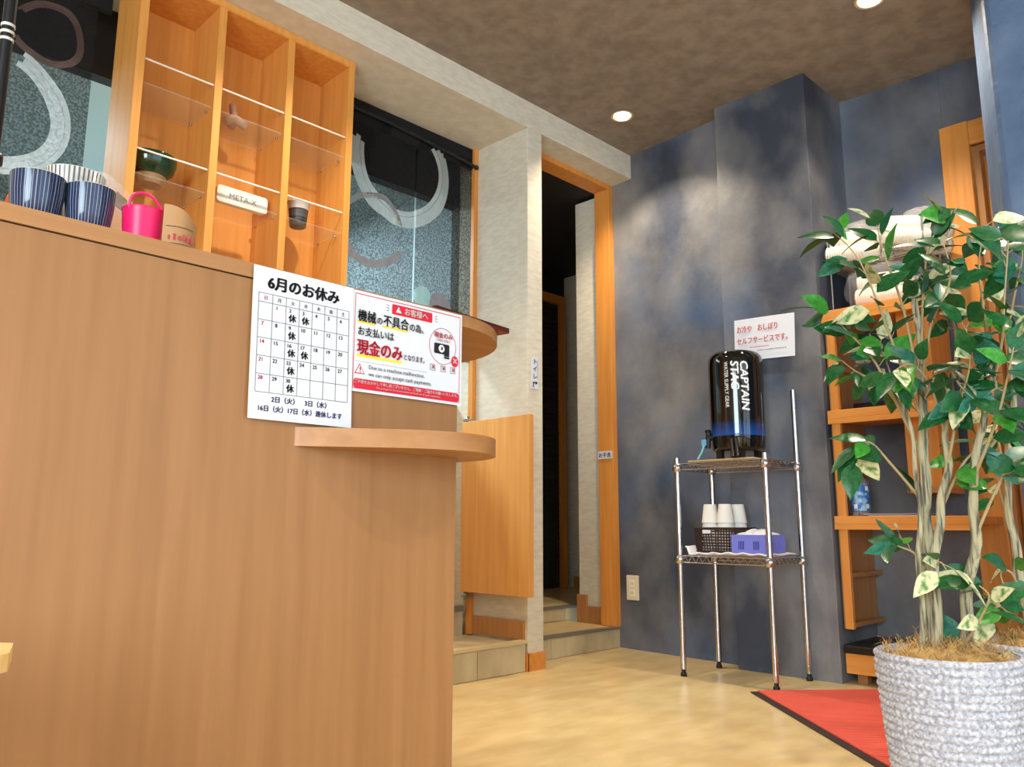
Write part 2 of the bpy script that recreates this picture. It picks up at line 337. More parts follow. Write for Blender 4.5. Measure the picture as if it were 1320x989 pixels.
# notices on the counter
X, Z, NY = (1, 0, 0), (0, 0, 1), (0, -1, 0)
def on_cal(p): q = calsurf((p.x-0.671)/0.219, (p.z-0.836)/0.287); return (p.x, q[1]-0.0012, p.z)
def on_pos(p): return (p.x, 1.347-0.0005*math.sin(PI*min(max((p.x-0.890)/0.297, 0), 1))-0.0030, p.z)
cal = thing('calendar_notice', 'white paper June closing-day calendar taped to the counter front', 'notice', (0.78, 1.345, 0.836))
def calsurf(u, v):
    b = 0.004+0.003*(1-v)*(1-v)*(0.5+0.5*u)
    return (0.671+0.219*u+0.004*(1-v), 1.349-b, 0.836+0.287*v)
g = MB().grid(calsurf, 8, 12); g.build('sheet', paper, cal)
def cs(x, z, off=0.0012):   # point on the calendar, x,z in metres from its lower left
    u, v = x/0.219, z/0.287; p = calsurf(u, v); return (p[0], p[1]-off, p[2])
text('6月のお休み', 0.0285, cs(0.107, 0.248), X, Z, ink_black, cal, 'title', 0.05, 'CENTER', surf=on_cal)
gx = [0.012+0.0281*i for i in range(8)]; gz = [0.236, 0.219]+[0.219-0.0338*i for i in range(1, 6)]
lm = MB()
for x in gx: lm.add([cs(x-0.0006, gz[0], .0008), cs(x+0.0006, gz[0], .0008), cs(x+0.0006, gz[-1], .0008), cs(x-0.0006, gz[-1], .0008)], [(0, 3, 2, 1)])
for z in gz: lm.add([cs(gx[0], z-0.0006, .0008), cs(gx[-1], z-0.0006, .0008), cs(gx[-1], z+0.0006, .0008), cs(gx[0], z+0.0006, .0008)], [(0, 1, 2, 3)])
lm.build('grid_lines', ink_grey, cal)
for i, ch in enumerate('日月火水木金土'):
    text(ch, 0.009, cs((gx[i]+gx[i+1])/2, 0.224), X, Z, ink_red if i == 0 else ink_black, cal, 'weekday_names', 0.01, 'CENTER', surf=on_cal)
for d in range(1, 31):
    r, c = divmod(d, 7)
    text(str(d), 0.0102, cs(gx[c]+0.009, gz[r+1]-0.0105), X, Z, ink_red if c == 0 else ink_black, cal, 'dates', 0.02, 'CENTER', surf=on_cal)
    if d in (2, 3, 9, 16, 17, 23, 30):
        text('休', 0.0165, cs(gx[c]+0.0140, gz[r+1]-0.0275), X, Z, ink_black, cal, 'closed_marks', 0.04, 'CENTER', surf=on_cal)
text('2日（火）　3日（水）', 0.0125, cs(0.107, 0.034), X, Z, ink_blue, cal, 'footer', 0.035, 'CENTER', surf=on_cal)
text('16日（火）17日（水）連休します', 0.0125, cs(0.107, 0.016), X, Z, ink_blue, cal, 'footer', 0.035, 'CENTER', 0.96, surf=on_cal)
pos = thing('cash_only_notice', 'laminated red and white cash only notice taped to the counter front', 'notice', (1.04, 1.345, 0.912))
PX0, PZ0, PW, PH = 0.890, 0.912, 0.297, 0.21
def ps(x, z, off=0.0012): return (PX0+x, 1.347-0.0005*math.sin(PI*x/PW)-off, PZ0+z)
def prect(mb, x0, x1, z0, z1, off=0.0008, n=6):
    vs = [ps(x0+(x1-x0)*i/n, z, off) for z in (z0, z1) for i in range(n+1)]
    mb.add(vs, [(i, i+1, n+2+i, n+1+i) for i in range(n)])
def rrect(mb, x0, x1, z0, z1, r, off):
    p = []
    for cx, cz, a0 in ((x1-r, z1-r, 0), (x0+r, z1-r, 90), (x0+r, z0+r, 180), (x1-r, z0+r, 270)):
        for k in range(5):
            a = math.radians(a0+k*22.5); p.append(ps(cx+r*math.cos(a), cz+r*math.sin(a), off))
    mb.add(p, [tuple(range(len(p)-1, -1, -1))])
MB().grid(lambda u, v: ps(PW*u, PH*v, 0), 12, 2).build('sheet', paper_gloss, pos)
b = MB(); prect(b, 0.006, 0.291, 0.2025, 0.204); prect(b, 0.006, 0.0072, 0.006, 0.204); prect(b, 0.2898, 0.291, 0.006, 0.204); prect(b, 0.006, 0.291, 0.006, 0.007)
rrect(b, 0.008, 0.289, 0.007, 0.027, 0.006, 0.001); b.build('red_border', ink_red, pos)
b = MB(); rrect(b, 0.098, 0.208, 0.176, 0.198, 0.003, 0.001); b.build('red_banner', ink_red, pos)
text('お客様へ', 0.0165, ps(0.129, 0.1808, .0016), X, Z, print_white, pos, 'banner_text', 0.03, surf=on_pos)
def tri(cx, cz, r, m, name, off): 
    MB().add([ps(cx+r*math.cos(a), cz+r*math.sin(a), off) for a in (PI/2, PI*7/6, PI*11/6)], [(0, 1, 2)]).build(name, m, pos)
tri(0.115, 0.1855, 0.0085, print_white, 'warning_triangle', 0.0016); text('!', 0.0105, ps(0.115, 0.1823, .002), X, Z, ink_red, pos, 'warning_mark', 0.03, 'CENTER', surf=on_pos)
text('機械', 0.0265, ps(0.012, 0.148), X, Z, ink_black, pos, 'first_line', 0.025, sx=0.85, surf=on_pos); text('の', 0.018, ps(0.0585, 0.148), X, Z, ink_black, pos, 'first_line', 0.025, sx=0.85, surf=on_pos)
text('不具合', 0.0265, ps(0.0745, 0.148), X, Z, ink_black, pos, 'first_line', 0.025, sx=0.85, surf=on_pos); text('の為、', 0.0195, ps(0.1435, 0.148), X, Z, ink_black, pos, 'first_line', 0.02, sx=0.85, surf=on_pos)
text('お支払いは', 0.0205, ps(0.012, 0.118), X, Z, ink_black, pos, 'second_line', 0.02, sx=0.9, surf=on_pos)
text('現金のみ', 0.034, ps(0.012, 0.080), X, Z, ink_red, pos, 'red_text', 0.035, sx=0.85, surf=on_pos); text('となります。', 0.0148, ps(0.130, 0.082), X, Z, ink_black, pos, 'third_line', 0.02, sx=0.72, surf=on_pos)
for x0, x1, z0, z1 in ((0.012, 0.057, 0.1425, 0.147), (0.0745, 0.142, 0.1425, 0.147), (0.012, 0.128, 0.0715, 0.0775)):
    b = MB(); prect(b, x0, x1, z0, z1, .0006); b.build('yellow_underline', ink_yel, pos)
b = MB()
for k in range(40):
    a, c = 2*PI*k/40, 2*PI*(k+1)/40
    b.add([ps(0.240+r*math.cos(t), 0.128+r*1.06*math.sin(t), .0009) for r, t in ((0.038, a), (0.0392, a), (0.0392, c), (0.038, c))], [(0, 1, 2, 3)])
b.build('round_frame', ink_pink, pos)
text('現金のみ', 0.0135, ps(0.240, 0.147), X, Z, ink_red, pos, 'badge_text', 0.03, 'CENTER', surf=on_pos); text('CASH ONLY', 0.0075, ps(0.240, 0.138), X, Z, ink_pink, pos, 'badge_text', 0.01, 'CENTER', surf=on_pos)
b = MB(); rrect(b, 0.215, 0.259, 0.110, 0.1335, 0.003, 0.0012)
for k in range(3): rrect(b, 0.243, 0.259, 0.101+0.005*k, 0.1048+0.005*k, 0.0019, 0.002)
b.build('banknote', ink_black, pos)
b = MB(); b.add([ps(0.236+0.0085*math.cos(2*PI*k/20), 0.122+0.0085*math.sin(2*PI*k/20), .0017) for k in range(20)], [tuple(range(19, -1, -1))]); b.build('coin', print_white, pos)
text('¥', 0.0125, ps(0.236, 0.1178, .0021), X, Z, ink_black, pos, 'yen_mark', 0.03, 'CENTER', surf=on_pos)
b = MB(); b.add([ps(0.275+0.0105*math.cos(2*PI*k/24), 0.098+0.0125*math.sin(2*PI*k/24), .0022) for k in range(24)], [tuple(range(23, -1, -1))]); b.build('red_cross_disc', ink_red, pos)
text('×', 0.0245, ps(0.275, 0.0905, .0028), X, Z, print_white, pos, 'cross', 0.04, 'CENTER', surf=on_pos)
b = MB()
for cx in (0.212, 0.242, 0.270):
    for (x0, x1, z0, z1) in ((-.007, .007, .083, .0838), (-.007, .007, .070, .0708), (-.007, -.0062, .070, .0838), (.0062, .007, .070, .0838)): prect(b, cx+x0, cx+x1, z0, z1, .001, 1)
b.build('payment_icons', ink_black, pos)
for cx in (0.212, 0.242, 0.270): text('×', 0.018, ps(cx, 0.0712, .0016), X, Z, ink_red, pos, 'icon_crosses', 0.02, 'CENTER', surf=on_pos)
b = MB(); prect(b, 0.010, 0.196, 0.0625, 0.0631, .0008); b.build('divider_line', ink_grey, pos)
tri(0.022, 0.044, 0.0145, ink_red, 'caution_triangle', 0.0010); tri(0.022, 0.044, 0.0112, paper_gloss, 'caution_inner', 0.0015)
text('!', 0.017, ps(0.022, 0.039, .002), X, Z, ink_red, pos, 'caution_mark', 0.02, 'CENTER', surf=on_pos)
text('Due to a machine malfunction,', 0.0118, ps(0.042, 0.049), X, Z, ink_black, pos, 'english_text', 0.004, surf=on_pos); text('we can only accept cash payments.', 0.0118, ps(0.042, 0.0345), X, Z, ink_black, pos, 'english_text', 0.004, surf=on_pos)
text('ご不便をおかけして申し訳ございません。ご理解・ご協力をお願いいたします。', 0.0078, ps(0.1485, 0.0175, .0016), X, Z, print_white, pos, 'apology_text', 0.02, 'CENTER', surf=on_pos)
text('We apologize for the inconvenience and thank you for your cooperation.', 0.0058, ps(0.1485, 0.0105, .0016), X, Z, print_white, pos, 'apology_text', 0.01, 'CENTER', surf=on_pos)
for sgn, cx in ((-1, 0.090), (1, 0.216)):
    b = MB()
    for a in (-25, 0, 25):
        t = math.radians(a); x0, z0 = cx, 0.187+0.010*math.sin(t)
        b.add([ps(x0, z0-.0005), ps(x0+sgn*.007*math.cos(t), z0+.007*math.sin(t)-.0005), ps(x0+sgn*.007*math.cos(t), z0+.007*math.sin(t)+.0005), ps(x0, z0+.0005)], [(0, 1, 2, 3)])
    b.build('emphasis_marks', ink_black, pos)
# things on the counter
tr = thing('menu_tray', 'dark red tray lying on the rounded end of the counter', 'tray', (1.25, 1.6, 1.125))
MB().prism([(1.13, 1.372), (1.405, 1.412), (1.36, 1.68), (1.09, 1.64)], 1.1275, 1.135).build('base', mat('dark_red_lacquer', (96, 28, 22), 0.3), tr)
MB().prism([(1.13, 1.372), (1.405, 1.412), (1.403, 1.424), (1.128, 1.384)], 1.135, 1.141).prism([(1.394, 1.411), (1.405, 1.412), (1.36, 1.68), (1.35, 1.678)], 1.135, 1.141).build('rim', mat('red_lacquer_rim', (70, 24, 20), 0.3), tr)
navy = mat('navy_glaze', (32, 46, 82), 0.18, coat=0.3); stripe = mat('grey_white_stripe', (150, 156, 166), 0.3); inner = mat('pale_glaze', (205, 205, 198), 0.3)
def striped_cup(c, rt, rb, h, label):
    t = thing('striped_cup', label, 'cup', c, 'blue striped cups on the counter'); n = 48
    MB().lathe([(0.0, 0.0), (rb*0.8, 0), (rb*0.82, 0.004), (rb, 0.006), (rt*0.965, h*0.7), (rt, h)], n, c).build('body', navy, t)
    MB().lathe([(rt, h), (rt*0.97, h+0.0015), (rt*0.94, h), (rb*0.9, 0.012), (0, 0.012)], n, c).build('lip', inner, t)
    sm = MB()
    for k in range(44):
        a = 2*PI*k/44; w = 0.012*(1+0.5*math.sin(k*2.3))
        for (ra, ha), (rb_, hb) in (((rb*1.006, 0.008), (rt*0.972, h*0.7)), ((rt*0.972, h*0.7), (rt*1.006, h*0.995))):
            sm.add([(c[0]+r*math.cos(q), c[1]+r*math.sin(q), c[2]+hh) for r, hh, q in ((ra, ha, a-w), (ra, ha, a+w), (rb_, hb, a+w), (rb_, hb, a-w))], [(0, 1, 2, 3)])
    sm.build('stripe_glaze', stripe, t); return t
striped_cup((0.345, 1.50, 1.127), 0.043, 0.033, 0.109, 'navy cup with thin pale stripes, the left one of two on the counter')
striped_cup((0.426, 1.49, 1.127), 0.041, 0.031, 0.108, 'navy cup with thin pale stripes, beside the pink bucket')
bgc = thing('bagged_cup', 'grey striped cup wrapped in clear plastic behind the navy cups', 'cup', (0.445, 1.60, 1.127))
MB().lathe([(0, 0), (0.034, 0), (0.038, 0.02), (0.053, 0.178), (0.050, 0.178), (0.034, 0.02), (0, 0.015)], 40, (0.432, 1.615, 1.127)).build('body', inner, bgc)
sm = MB()
for k in range(40):
    a = 2*PI*k/40
    sm.add([(0.432+r*math.cos(q), 1.615+r*math.sin(q), 1.127+hh) for r, hh, q in ((.0385, .02, a-.03), (.0385, .02, a+.03), (.0534, .177, a+.03), (.0534, .177, a-.03))], [(0, 1, 2, 3)])
sm.build('stripe_glaze', mat('dark_grey_stripe', (92, 94, 98), 0.3), bgc)
rnd = random.Random(3)
def blob(c, rx, ry, rz, amp, rn, nu=22, nv=12):
    ph = [rn.uniform(0, 6) for _ in range(6)]
    def fn(u, v):
        a, b = 2*PI*u, PI*(v-0.5); k = 1+amp*(math.sin(5*a+ph[0])*math.cos(3*b+ph[1])+0.6*math.sin(9*a+ph[2]+4*b)+0.4*math.sin(14*a+ph[3])*math.sin(9*b+ph[4]))
        return (c[0]+rx*k*math.cos(a)*math.cos(b)**0.6 if math.cos(b) > 0 else c[0], c[1]+ry*k*math.sin(a)*max(math.cos(b), 0)**0.6, c[2]+rz*k*math.sin(b))
    return MB().grid(fn, nu, nv)
blob((0.462, 1.615, 1.224), 0.084, 0.06, 0.094, 0.04, rnd, 44, 24).build('wrapper', bag_film, bgc)
MB().add([(0.496, 1.585, 1.255), (0.524, 1.59, 1.245), (0.521, 1.59, 1.275), (0.498, 1.583, 1.285)], [(0, 1, 2, 3)]).build('sticker', mat('green_brown_sticker', (150, 140, 90), 0.5, rgb2=(120, 70, 60), scale=60), bgc)
pk = thing('pink_bucket', 'small hot pink plastic bucket with a loop handle on the counter', 'bucket', (0.512, 1.47, 1.127))
pinkm = mat('hot_pink_plastic', (232, 28, 98), 0.35)
pr = [(0, 0)]+[(0.030+0.0065*k/14+0.0006*(k % 2), 0.0+0.085*k/14) for k in range(15)]+[(0.038, 0.087), (0.034, 0.086), (0.028, 0.004), (0, 0.004)]
MB().lathe(pr, 36, (0.512, 1.47, 1.127)).build('body', pinkm, pk)
MB().tube(catmull([(0.480, 1.455, 1.210), (0.484, 1.450, 1.232), (0.500, 1.447, 1.240), (0.518, 1.446, 1.236), (0.535, 1.446, 1.218), (0.540, 1.448, 1.208)], 5), 0.0028, 8).build('handle', pinkm, pk)
tg = thing('kraft_card', 'small brown kraft card with red lettering beside the pink bucket', 'card', (0.56, 1.42, 1.127))
MB().grid(lambda u, v: (0.532+0.062*u, 1.428-0.012*math.sin(PI*u), 1.126+(0.098-0.028*u*u)*v), 10, 2).build('card', mat('kraft', (176, 132, 88), 0.6), tg)
MB().grid(lambda u, v: (0.536+0.05*u, 1.4262-0.012*math.sin(PI*(0.065+0.81*u)), 1.150+0.001*v), 6, 1).grid(lambda u, v: (0.536+0.05*u, 1.4262-0.012*math.sin(PI*(0.065+0.81*u)), 1.182+0.001*v), 6, 1).build('printed_frame', ink_black, tg)
for k in range(6):
    MB().grid(lambda u, v: (0.540+0.008*k+0.005*u, 1.4258-0.012*math.sin(PI*(0.13+0.13*k)), 1.157+0.012*v*(0.7+0.3*(k % 2))), 1, 1).build('printed_mark', ink_pink, tg)
rn = random.Random(11)
pl = thing('display_pole', 'black pole with pale ring bands standing on the counter at far left', 'pole', (0.292, 1.6, 1.125))
MB().lathe([(0, 0), (0.03, 0), (0.03, 0.006), (0.0, 0.008)], 24, (0.292, 1.6, 1.126)).build('base', black_mat, pl)
MB().tube([(0.292, 1.6, 1.13), (0.292, 1.6, 1.75)], 0.0105, 14).build('shaft', black_mat, pl)
for z in (1.516, 1.530, 1.544): MB().lathe([(0.0105, 0), (0.0118, 0.001), (0.0118, 0.005), (0.0105, 0.006)], 18, (0.292, 1.6, z)).build('band', inner, pl)
MB().lathe([(0.0105, 0), (0.017, 0.004), (0.017, 0.022), (0.0105, 0.026)], 18, (0.292, 1.6, 1.275)).build('collar', black_mat, pl)
oc = thing('orange_cone', 'orange pointed object peeking out behind the left striped cup', 'ornament', (0.345, 1.62, 1.125))
MB().lathe([(0, 0), (0.028, 0), (0.026, 0.02), (0.012, 0.10), (0.005, 0.127), (0, 0.13)], 20, (0.335, 1.62, 1.125)).build('body', mat('orange_plastic', (226, 96, 40), 0.4), oc)

# ------------------------------------------------------------------ display cabinet
cb = thing('display_cabinet', 'tall orange wood display cabinet with glass shelves between the curtains', 'cabinet', (1.33, 2.85, 0.25))
white_rail = mat('white_rail', (236, 230, 218), 0.3)
CX = [0.882, 1.165, 1.455, 1.742]; FY, BY = 2.73, 2.955
for i, x in enumerate(CX):
    MB().box(x-0.0005, x+0.029, FY, BY, 0.26, 2.60).build('upright', cab_wood, cb, bevel=0.001)
MB().box(0.882, 1.771, BY, BY+0.012, 0.26, 2.60).build('back_panel', cab_wood, cb)
MB().box(0.911, 1.742, FY+0.001, BY, 2.582, 2.612).box(0.882, 1.771, FY-0.002, FY+0.02, 2.585, 2.613).build('top_board', cab_wood, cb)
MB().box(0.911, 1.742, FY+0.01, BY, 0.9, 0.925).build('bottom_board', cab_wood, cb)
for i in range(3):
    x0, x1 = CX[i]+0.03, CX[i+1]-0.001
    for zz in (2.172, 1.835, 1.50):
        s = MB().box(x0+0.003, x1-0.003, FY+0.012, BY-0.01, zz-0.003, zz+0.003).build('glass_shelf', glass_m, cb)
        for px, py in ((x0+0.004, FY+0.05), (x1-0.004, FY+0.05), (x0+0.004, BY-0.04), (x1-0.004, BY-0.04)):
            MB().lathe([(0, -0.006), (0.005, -0.006), (0.005, 0.0), (0, 0)], 10, (px, py, zz-0.003)).build('shelf_pin', chrome, s)
        MB().tube([(x0, FY+0.012, zz+0.09), (x1, FY+0.012, zz+0.09)], 0.0036, 10).build('guard_rail', white_rail, cb)
# things in the cabinet
bw = thing('green_bowl', 'dark green glazed bowl with an unglazed foot on a glass shelf', 'bowl', (1.0, 2.83, 1.838))
bc = (0.995, 2.83, 1.839)
MB().lathe([(0.088, 0.098), (0.0885, 0.102), (0.084, 0.100), (0.078, 0.07), (0.05, 0.038), (0, 0.03)], 40, bc).lathe([(0.088, 0.098), (0.087, 0.08), (0.078, 0.052), (0.055, 0.030)], 40, bc).build('glazed_body', mat('dark_green_glaze', (16, 44, 30), 0.12, rgb2=(30, 66, 42), scale=12, coat=0.5), bw)
MB().lathe([(0.055, 0.030), (0.046, 0.022), (0.042, 0.0), (0.036, 0.0), (0.034, 0.008), (0, 0.010)], 36, bc).build('foot', mat('buff_clay', (178, 142, 104), 0.8), bw)
jk = thing('tripod_pottery', 'brown three-lobed pottery piece on the upper glass shelf', 'ornament', (1.30, 2.83, 2.175))
clay = mat('brown_clay', (156, 116, 92), 0.55, rgb2=(186, 148, 122), scale=20)
jc = Vector((1.298, 2.84, 2.215))
for d, r in ((Vector((-0.042, -0.01, -0.030)), .017), (Vector((0.050, -0.01, -0.022)), .017), (Vector((-0.012, 0.0, 0.058)), .014), (Vector((0, 0.03, -0.03)), .015)):
    MB().tube([jc, jc+d*0.5, jc+d*0.9, jc+d], [r*1.15, r, r*1.02, r*0.6], 14).build('lobe', clay, jk)
mx = thing('name_plate', 'white rounded plate lettered META-X on a glass shelf', 'sign', (1.33, 2.79, 1.84))
def rr(x0, x1, z0, z1, r):
    p = []
    for cx, cz, a0 in ((x1-r, z1-r, 0), (x0+r, z1-r, 90), (x0+r, z0+r, 180), (x1-r, z0+r, 270)):
        for k in range(5): a = math.radians(a0+k*22.5); p.append((cx+r*math.cos(a), cz+r*math.sin(a)))
    return p
pp = rr(1.226, 1.430, 1.840, 1.905, 0.012)
n = len(pp); MB().add([(x, 2.785, z) for x, z in pp]+[(x, 2.81, z) for x, z in pp], [tuple(range(n-1, -1, -1)), tuple(range(n, 2*n))]+[(i, (i+1) % n, n+(i+1) % n, n+i) for i in range(n)]).build('plate', mat('ivory_plastic', (226, 220, 208), 0.4), mx)
text('META-X', 0.030, (1.328, 2.7835, 1.861), X, Z, mat('grey_lettering', (120, 108, 104), 0.5), mx, 'lettering', 0.0, 'CENTER', 1.05)
dsh = thing('brown_dish', 'small brown dish standing on the bottom glass shelf below the name plate', 'dish', (1.25, 2.83, 1.503))
MB().lathe([(0, 0), (0.03, 0), (0.032, 0.006), (0.05, 0.022), (0.052, 0.026), (0.047, 0.024), (0.03, 0.010), (0, 0.008)], 30, (1.27, 2.83, 1.504)).build('body', mat('brown_glaze', (92, 64, 44), 0.3), dsh)
gc = thing('banded_cup', 'grey cup with dark bands on the right glass shelf of the cabinet', 'cup', (1.59, 2.82, 1.838))
gcc = (1.585, 2.82, 1.839)
MB().lathe([(0, 0), (0.030, 0), (0.033, 0.003), (0.040, 0.072)], 36, gcc).build('lower_body', mat('dark_band_glaze', (48, 46, 48), 0.4, rgb2=(92, 88, 86), scale=3, stretch=(0.1, 0.1, 26), lo=0.45, hi=0.55), gc)
MB().lathe([(0.040, 0.072), (0.046, 0.100), (0.048, 0.104), (0.044, 0.102), (0.036, 0.06), (0.028, 0.006), (0, 0.006)], 36, gcc).build('rim', mat('grey_white_glaze', (196, 190, 180), 0.4), gc)

# ------------------------------------------------------------------ curtains
cloth = sheer('black_sheer_cloth', (12, 12, 14), (20, 20, 23), 0.35, 130)
def print_mat(name, rgb, rgb2):      # thin paint on the cloth: lit from the front and glowing through from behind
    m = mat(name, rgb, 0.9, rgb2=rgb2, scale=40, detail=2); nt = m.node_tree; b = nt.nodes['Principled BSDF']
    tl = nt.nodes.new('ShaderNodeBsdfTranslucent'); tl.inputs['Color'].default_value = lin(rgb)+[1]; mx = nt.nodes.new('ShaderNodeMixShader'); mx.inputs['Fac'].default_value = 0.6
    nt.links.new(b.outputs[0], mx.inputs[1]); nt.links.new(tl.outputs[0], mx.inputs[2]); nt.links.new(mx.outputs[0], nt.nodes['Material Output'].inputs['Surface']); return m
ring_white = print_mat('white_brushed_print', (214, 222, 220), (232, 236, 234)); ring_pink = print_mat('pale_mauve_print', (168, 160, 164), (186, 178, 180))
ring_brown = print_mat('brown_print', (110, 86, 80), (128, 104, 96)); ring_cyan = print_mat('pale_aqua_print', (186, 226, 224), (200, 236, 232))
def cury(x, z): return 2.972+0.007*math.sin(x*23)+0.004*math.sin(x*51+z*2)
def panel(parent, x0, x1, z0, z1): return MB().grid(lambda u, v: (x0+(x1-x0)*u, cury(x0+(x1-x0)*u, z0+(z1-z0)*v), z0+(z1-z0)*v), 40, 4).build('cloth_panel', cloth, parent)
def arc(parent, cx, cz, r, w, a0, a1, m, seed, name='printed_ring', x0=-9, x1=9):
    rn = random.Random(seed)
    for s in range(3):      # brush strokes side by side
        rr_ = r+w*(s-1)*0.34; ww = w*rn.uniform(0.30, 0.38)/2; b0, b1 = a0+rn.uniform(-6, 6), a1+rn.uniform(-6, 6); mb = MB(); vs = []; fs = []; n = 48
        for k in range(n+1):
            t = math.radians(b0+(b1-b0)*k/n); wob = 0.006*math.sin(3*t+seed)
            for q in (-ww, ww):
                x, z = cx+(rr_+wob+q)*math.cos(t), cz+(rr_+wob+q)*1.03*math.sin(t); x = min(max(x, x0), x1); vs.append((x, cury(x, z)-0.0015-0.0003*s, z))
        fs = [(2*k, 2*k+1, 2*k+3, 2*k+2) for k in range(n)]
        mb.add(vs, fs, True).build(name, m, parent)
def dot(parent, cx, cz, r, m, a0=0, a1=360, name='printed_dot'):
    n = 28; ts = [math.radians(a0+(a1-a0)*k/n) for k in range(n+1)]
    MB().add([(cx, cury(cx, cz)-0.007, cz)]+[(cx+r*math.cos(t), cury(cx+r*math.cos(t), cz)-0.007, cz+r*math.sin(t)) for t in ts], [(0, k+2, k+1) for k in range(n)]).build(name, m, parent)
c1 = thing('noren_curtain', 'black sheer curtain with white brush rings between cabinet and pier', 'curtain', (2.25, 2.97, 1.45))
panel(c1, 1.776, 2.302, 1.45, 2.56); panel(c1, 2.310, 2.668, 1.45, 2.56)
MB().box(1.776, 2.675, 2.970, 2.990, 2.50, 2.612).build('heading', mat('black_cloth', (12, 11, 12), 0.9), c1)
MB().tube(catmull([(1.78, 2.955, 2.555), (2.2, 2.95, 2.545), (2.685, 2.945, 2.505)], 8), 0.009, 10).lathe([(0, 0), (0.012, 0.002), (0.012, 0.012), (0, 0.014)], 12, (2.675, 2.945, 2.505), 'x').build('rod', black_mat, c1)
arc(c1, 2.215, 2.37, 0.262, 0.078, 165, 395, ring_white, 1, x0=1.78, x1=2.66)
arc(c1, 2.06, 2.00, 0.165, 0.036, 150, 335, ring_pink, 2, x0=1.78); arc(c1, 2.06, 2.00, 0.165, 0.026, 20, 150, ring_pink, 5, x0=1.78)
dot(c1, 2.352, 1.735, 0.050, ring_cyan); dot(c1, 2.470, 1.70, 0.078, ring_pink)
c2 = thing('noren_curtain', 'black sheer curtain with white and brown rings left of the cabinet', 'curtain', (0.45, 2.97, 1.45))
panel(c2, 0.04, 0.815, 1.45, 2.60)
MB().box(0.04, 0.86, 2.966, 2.990, 2.52, 2.612).build('heading', mat('black_cloth_2', (12, 11, 12), 0.9), c2)
arc(c2, 0.53, 2.02, 0.20, 0.062, -115, 75, ring_white, 3, x1=0.81); arc(c2, 0.665, 2.345, 0.105, 0.024, -150, 150, ring_brown, 4, x1=0.81)

# ------------------------------------------------------------------ swing gate, signs, outlet
gt = thing('swing_gate', 'orange wooden half-height swing gate standing open against the pier', 'gate', (2.66, 2.97, 0.33))
MB().box(2.640, 2.668, 2.520, 2.985, 0.328, 1.148).build('leaf', gate_wood, gt, bevel=0.002)
for z in (1.150, 0.300): MB().box(2.640, 2.69, 2.945, 2.975, z, z+0.012).lathe([(0, -0.008), (0.010, -0.008), (0.010, 0.026), (0, 0.026)], 14, (2.655, 2.96, z)).build('pivot_hinge', steel, gt)
sg = thing('toilet_sign', 'small white vertical toilet sign with arrow on the pier', 'sign', (2.75, 2.592, 1.36))
MB().box(2.727, 2.775, 2.589, 2.593, 1.285, 1.440).build('plate', paper, sg)
for i, ch in enumerate('トイレ'): text(ch, 0.030, (2.7505, 2.588, 1.407-i*0.036), X, Z, ink_black, sg, 'lettering', 0.03, 'CENTER')
MB().box(2.736, 2.741, 2.5875, 2.589, 1.292, 1.318).box(2.741, 2.756, 2.5875, 2.589, 1.312, 1.318).add([(2.755, 2.588, 1.305), (2.770, 2.588, 1.315), (2.755, 2.588, 1.325)], [(0, 1, 2)]).build('bent_arrow', ink_black, sg)

MB().box(2.7665, 2.7690, 2.5882, 2.589, 1.335, 1.425).build('side_rule', ink_grey, sg)
s2 = thing('washroom_plate', 'tiny white washroom plate on the orange door jamb', 'sign', (3.534, 2.79, 1.03))
MB().box(3.530, 3.5345, 2.742, 2.836, 1.008, 1.050).build('plate', paper, s2)
text('お手洗', 0.029, (3.5290, 2.833, 1.018), (0, -1, 0), Z, ink_black, s2, 'lettering', 0.03)
ol = thing('wall_outlet', 'ivory double wall socket low on the blue wall', 'outlet', (3.57, 2.645, 0.315))
ivory = mat('ivory_socket', (226, 214, 184), 0.4)
MB().box(3.560, 3.5735, 2.606, 2.682, 0.252, 0.380).build('plate', ivory, ol, bevel=0.003)
for z in (0.290, 0.338):
    f_ = MB().box(3.557, 3.561, 2.628, 2.660, z-0.018, z+0.018).build('socket', mat('ivory_face', (236, 228, 205), 0.4), ol)
    MB().box(3.5562, 3.5572, 2.636, 2.638, z-0.006, z+0.006).box(3.5562, 3.5572, 2.648, 2.650, z-0.006, z+0.006).build('slot', black_mat, f_)
wp = thing('self_service_notice', 'tilted white self-service notice in red script on the blue pillar', 'notice', (3.43, 1.75, 1.5))
A, B_ = Vector((3.431, 1.900, 1.620)), Vector((3.431, 1.596, 1.606)); D_ = Vector((3.431, 1.906, 1.418))
rt_, dn_ = (B_-A), (D_-A)
def wsurf(u, v): p = A+rt_*u+dn_*v; return (p.x-0.006-0.003*math.sin(PI*u)-0.004*v*v*u, p.y, p.z)
MB().grid(wsurf, 10, 6).build('sheet', paper, wp)
ru, uu = rt_.normalized(), -dn_.normalized()
def wpt(u, v): p = wsurf(u, v); return (p[0]-0.006, p[1], p[2])
text('お冷や　おしぼり', 0.036, wpt(0.05, 0.32), ru, uu, ink_pink, wp, 'first_line', 0.02, sx=0.74); text('セルフサービスです。', 0.036, wpt(0.05, 0.60), ru, uu, ink_pink, wp, 'second_line', 0.02, sx=0.76)
def strokes(u0, u1, v, n, m, name):      # fine print too small to read: a row of short marks
    mb = MB(); rn_ = random.Random(n)
    for k in range(n):
        a = u0+(u1-u0)*k/n; b = a+(u1-u0)/n*rn_.uniform(0.45, 0.8); h = 0.012*rn_.uniform(0.7, 1.2)
        mb.add([wpt(a, v+h), wpt(b, v+h), wpt(b, v-h), wpt(a, v-h)], [(0, 3, 2, 1)])
    tag(mb.build(name, m, wp), kind='stuff')
strokes(0.28, 0.60, 0.70, 12, ink_pink, 'fine_print'); strokes(0.40, 0.88, 0.79, 17, ink_grey, 'fine_print')

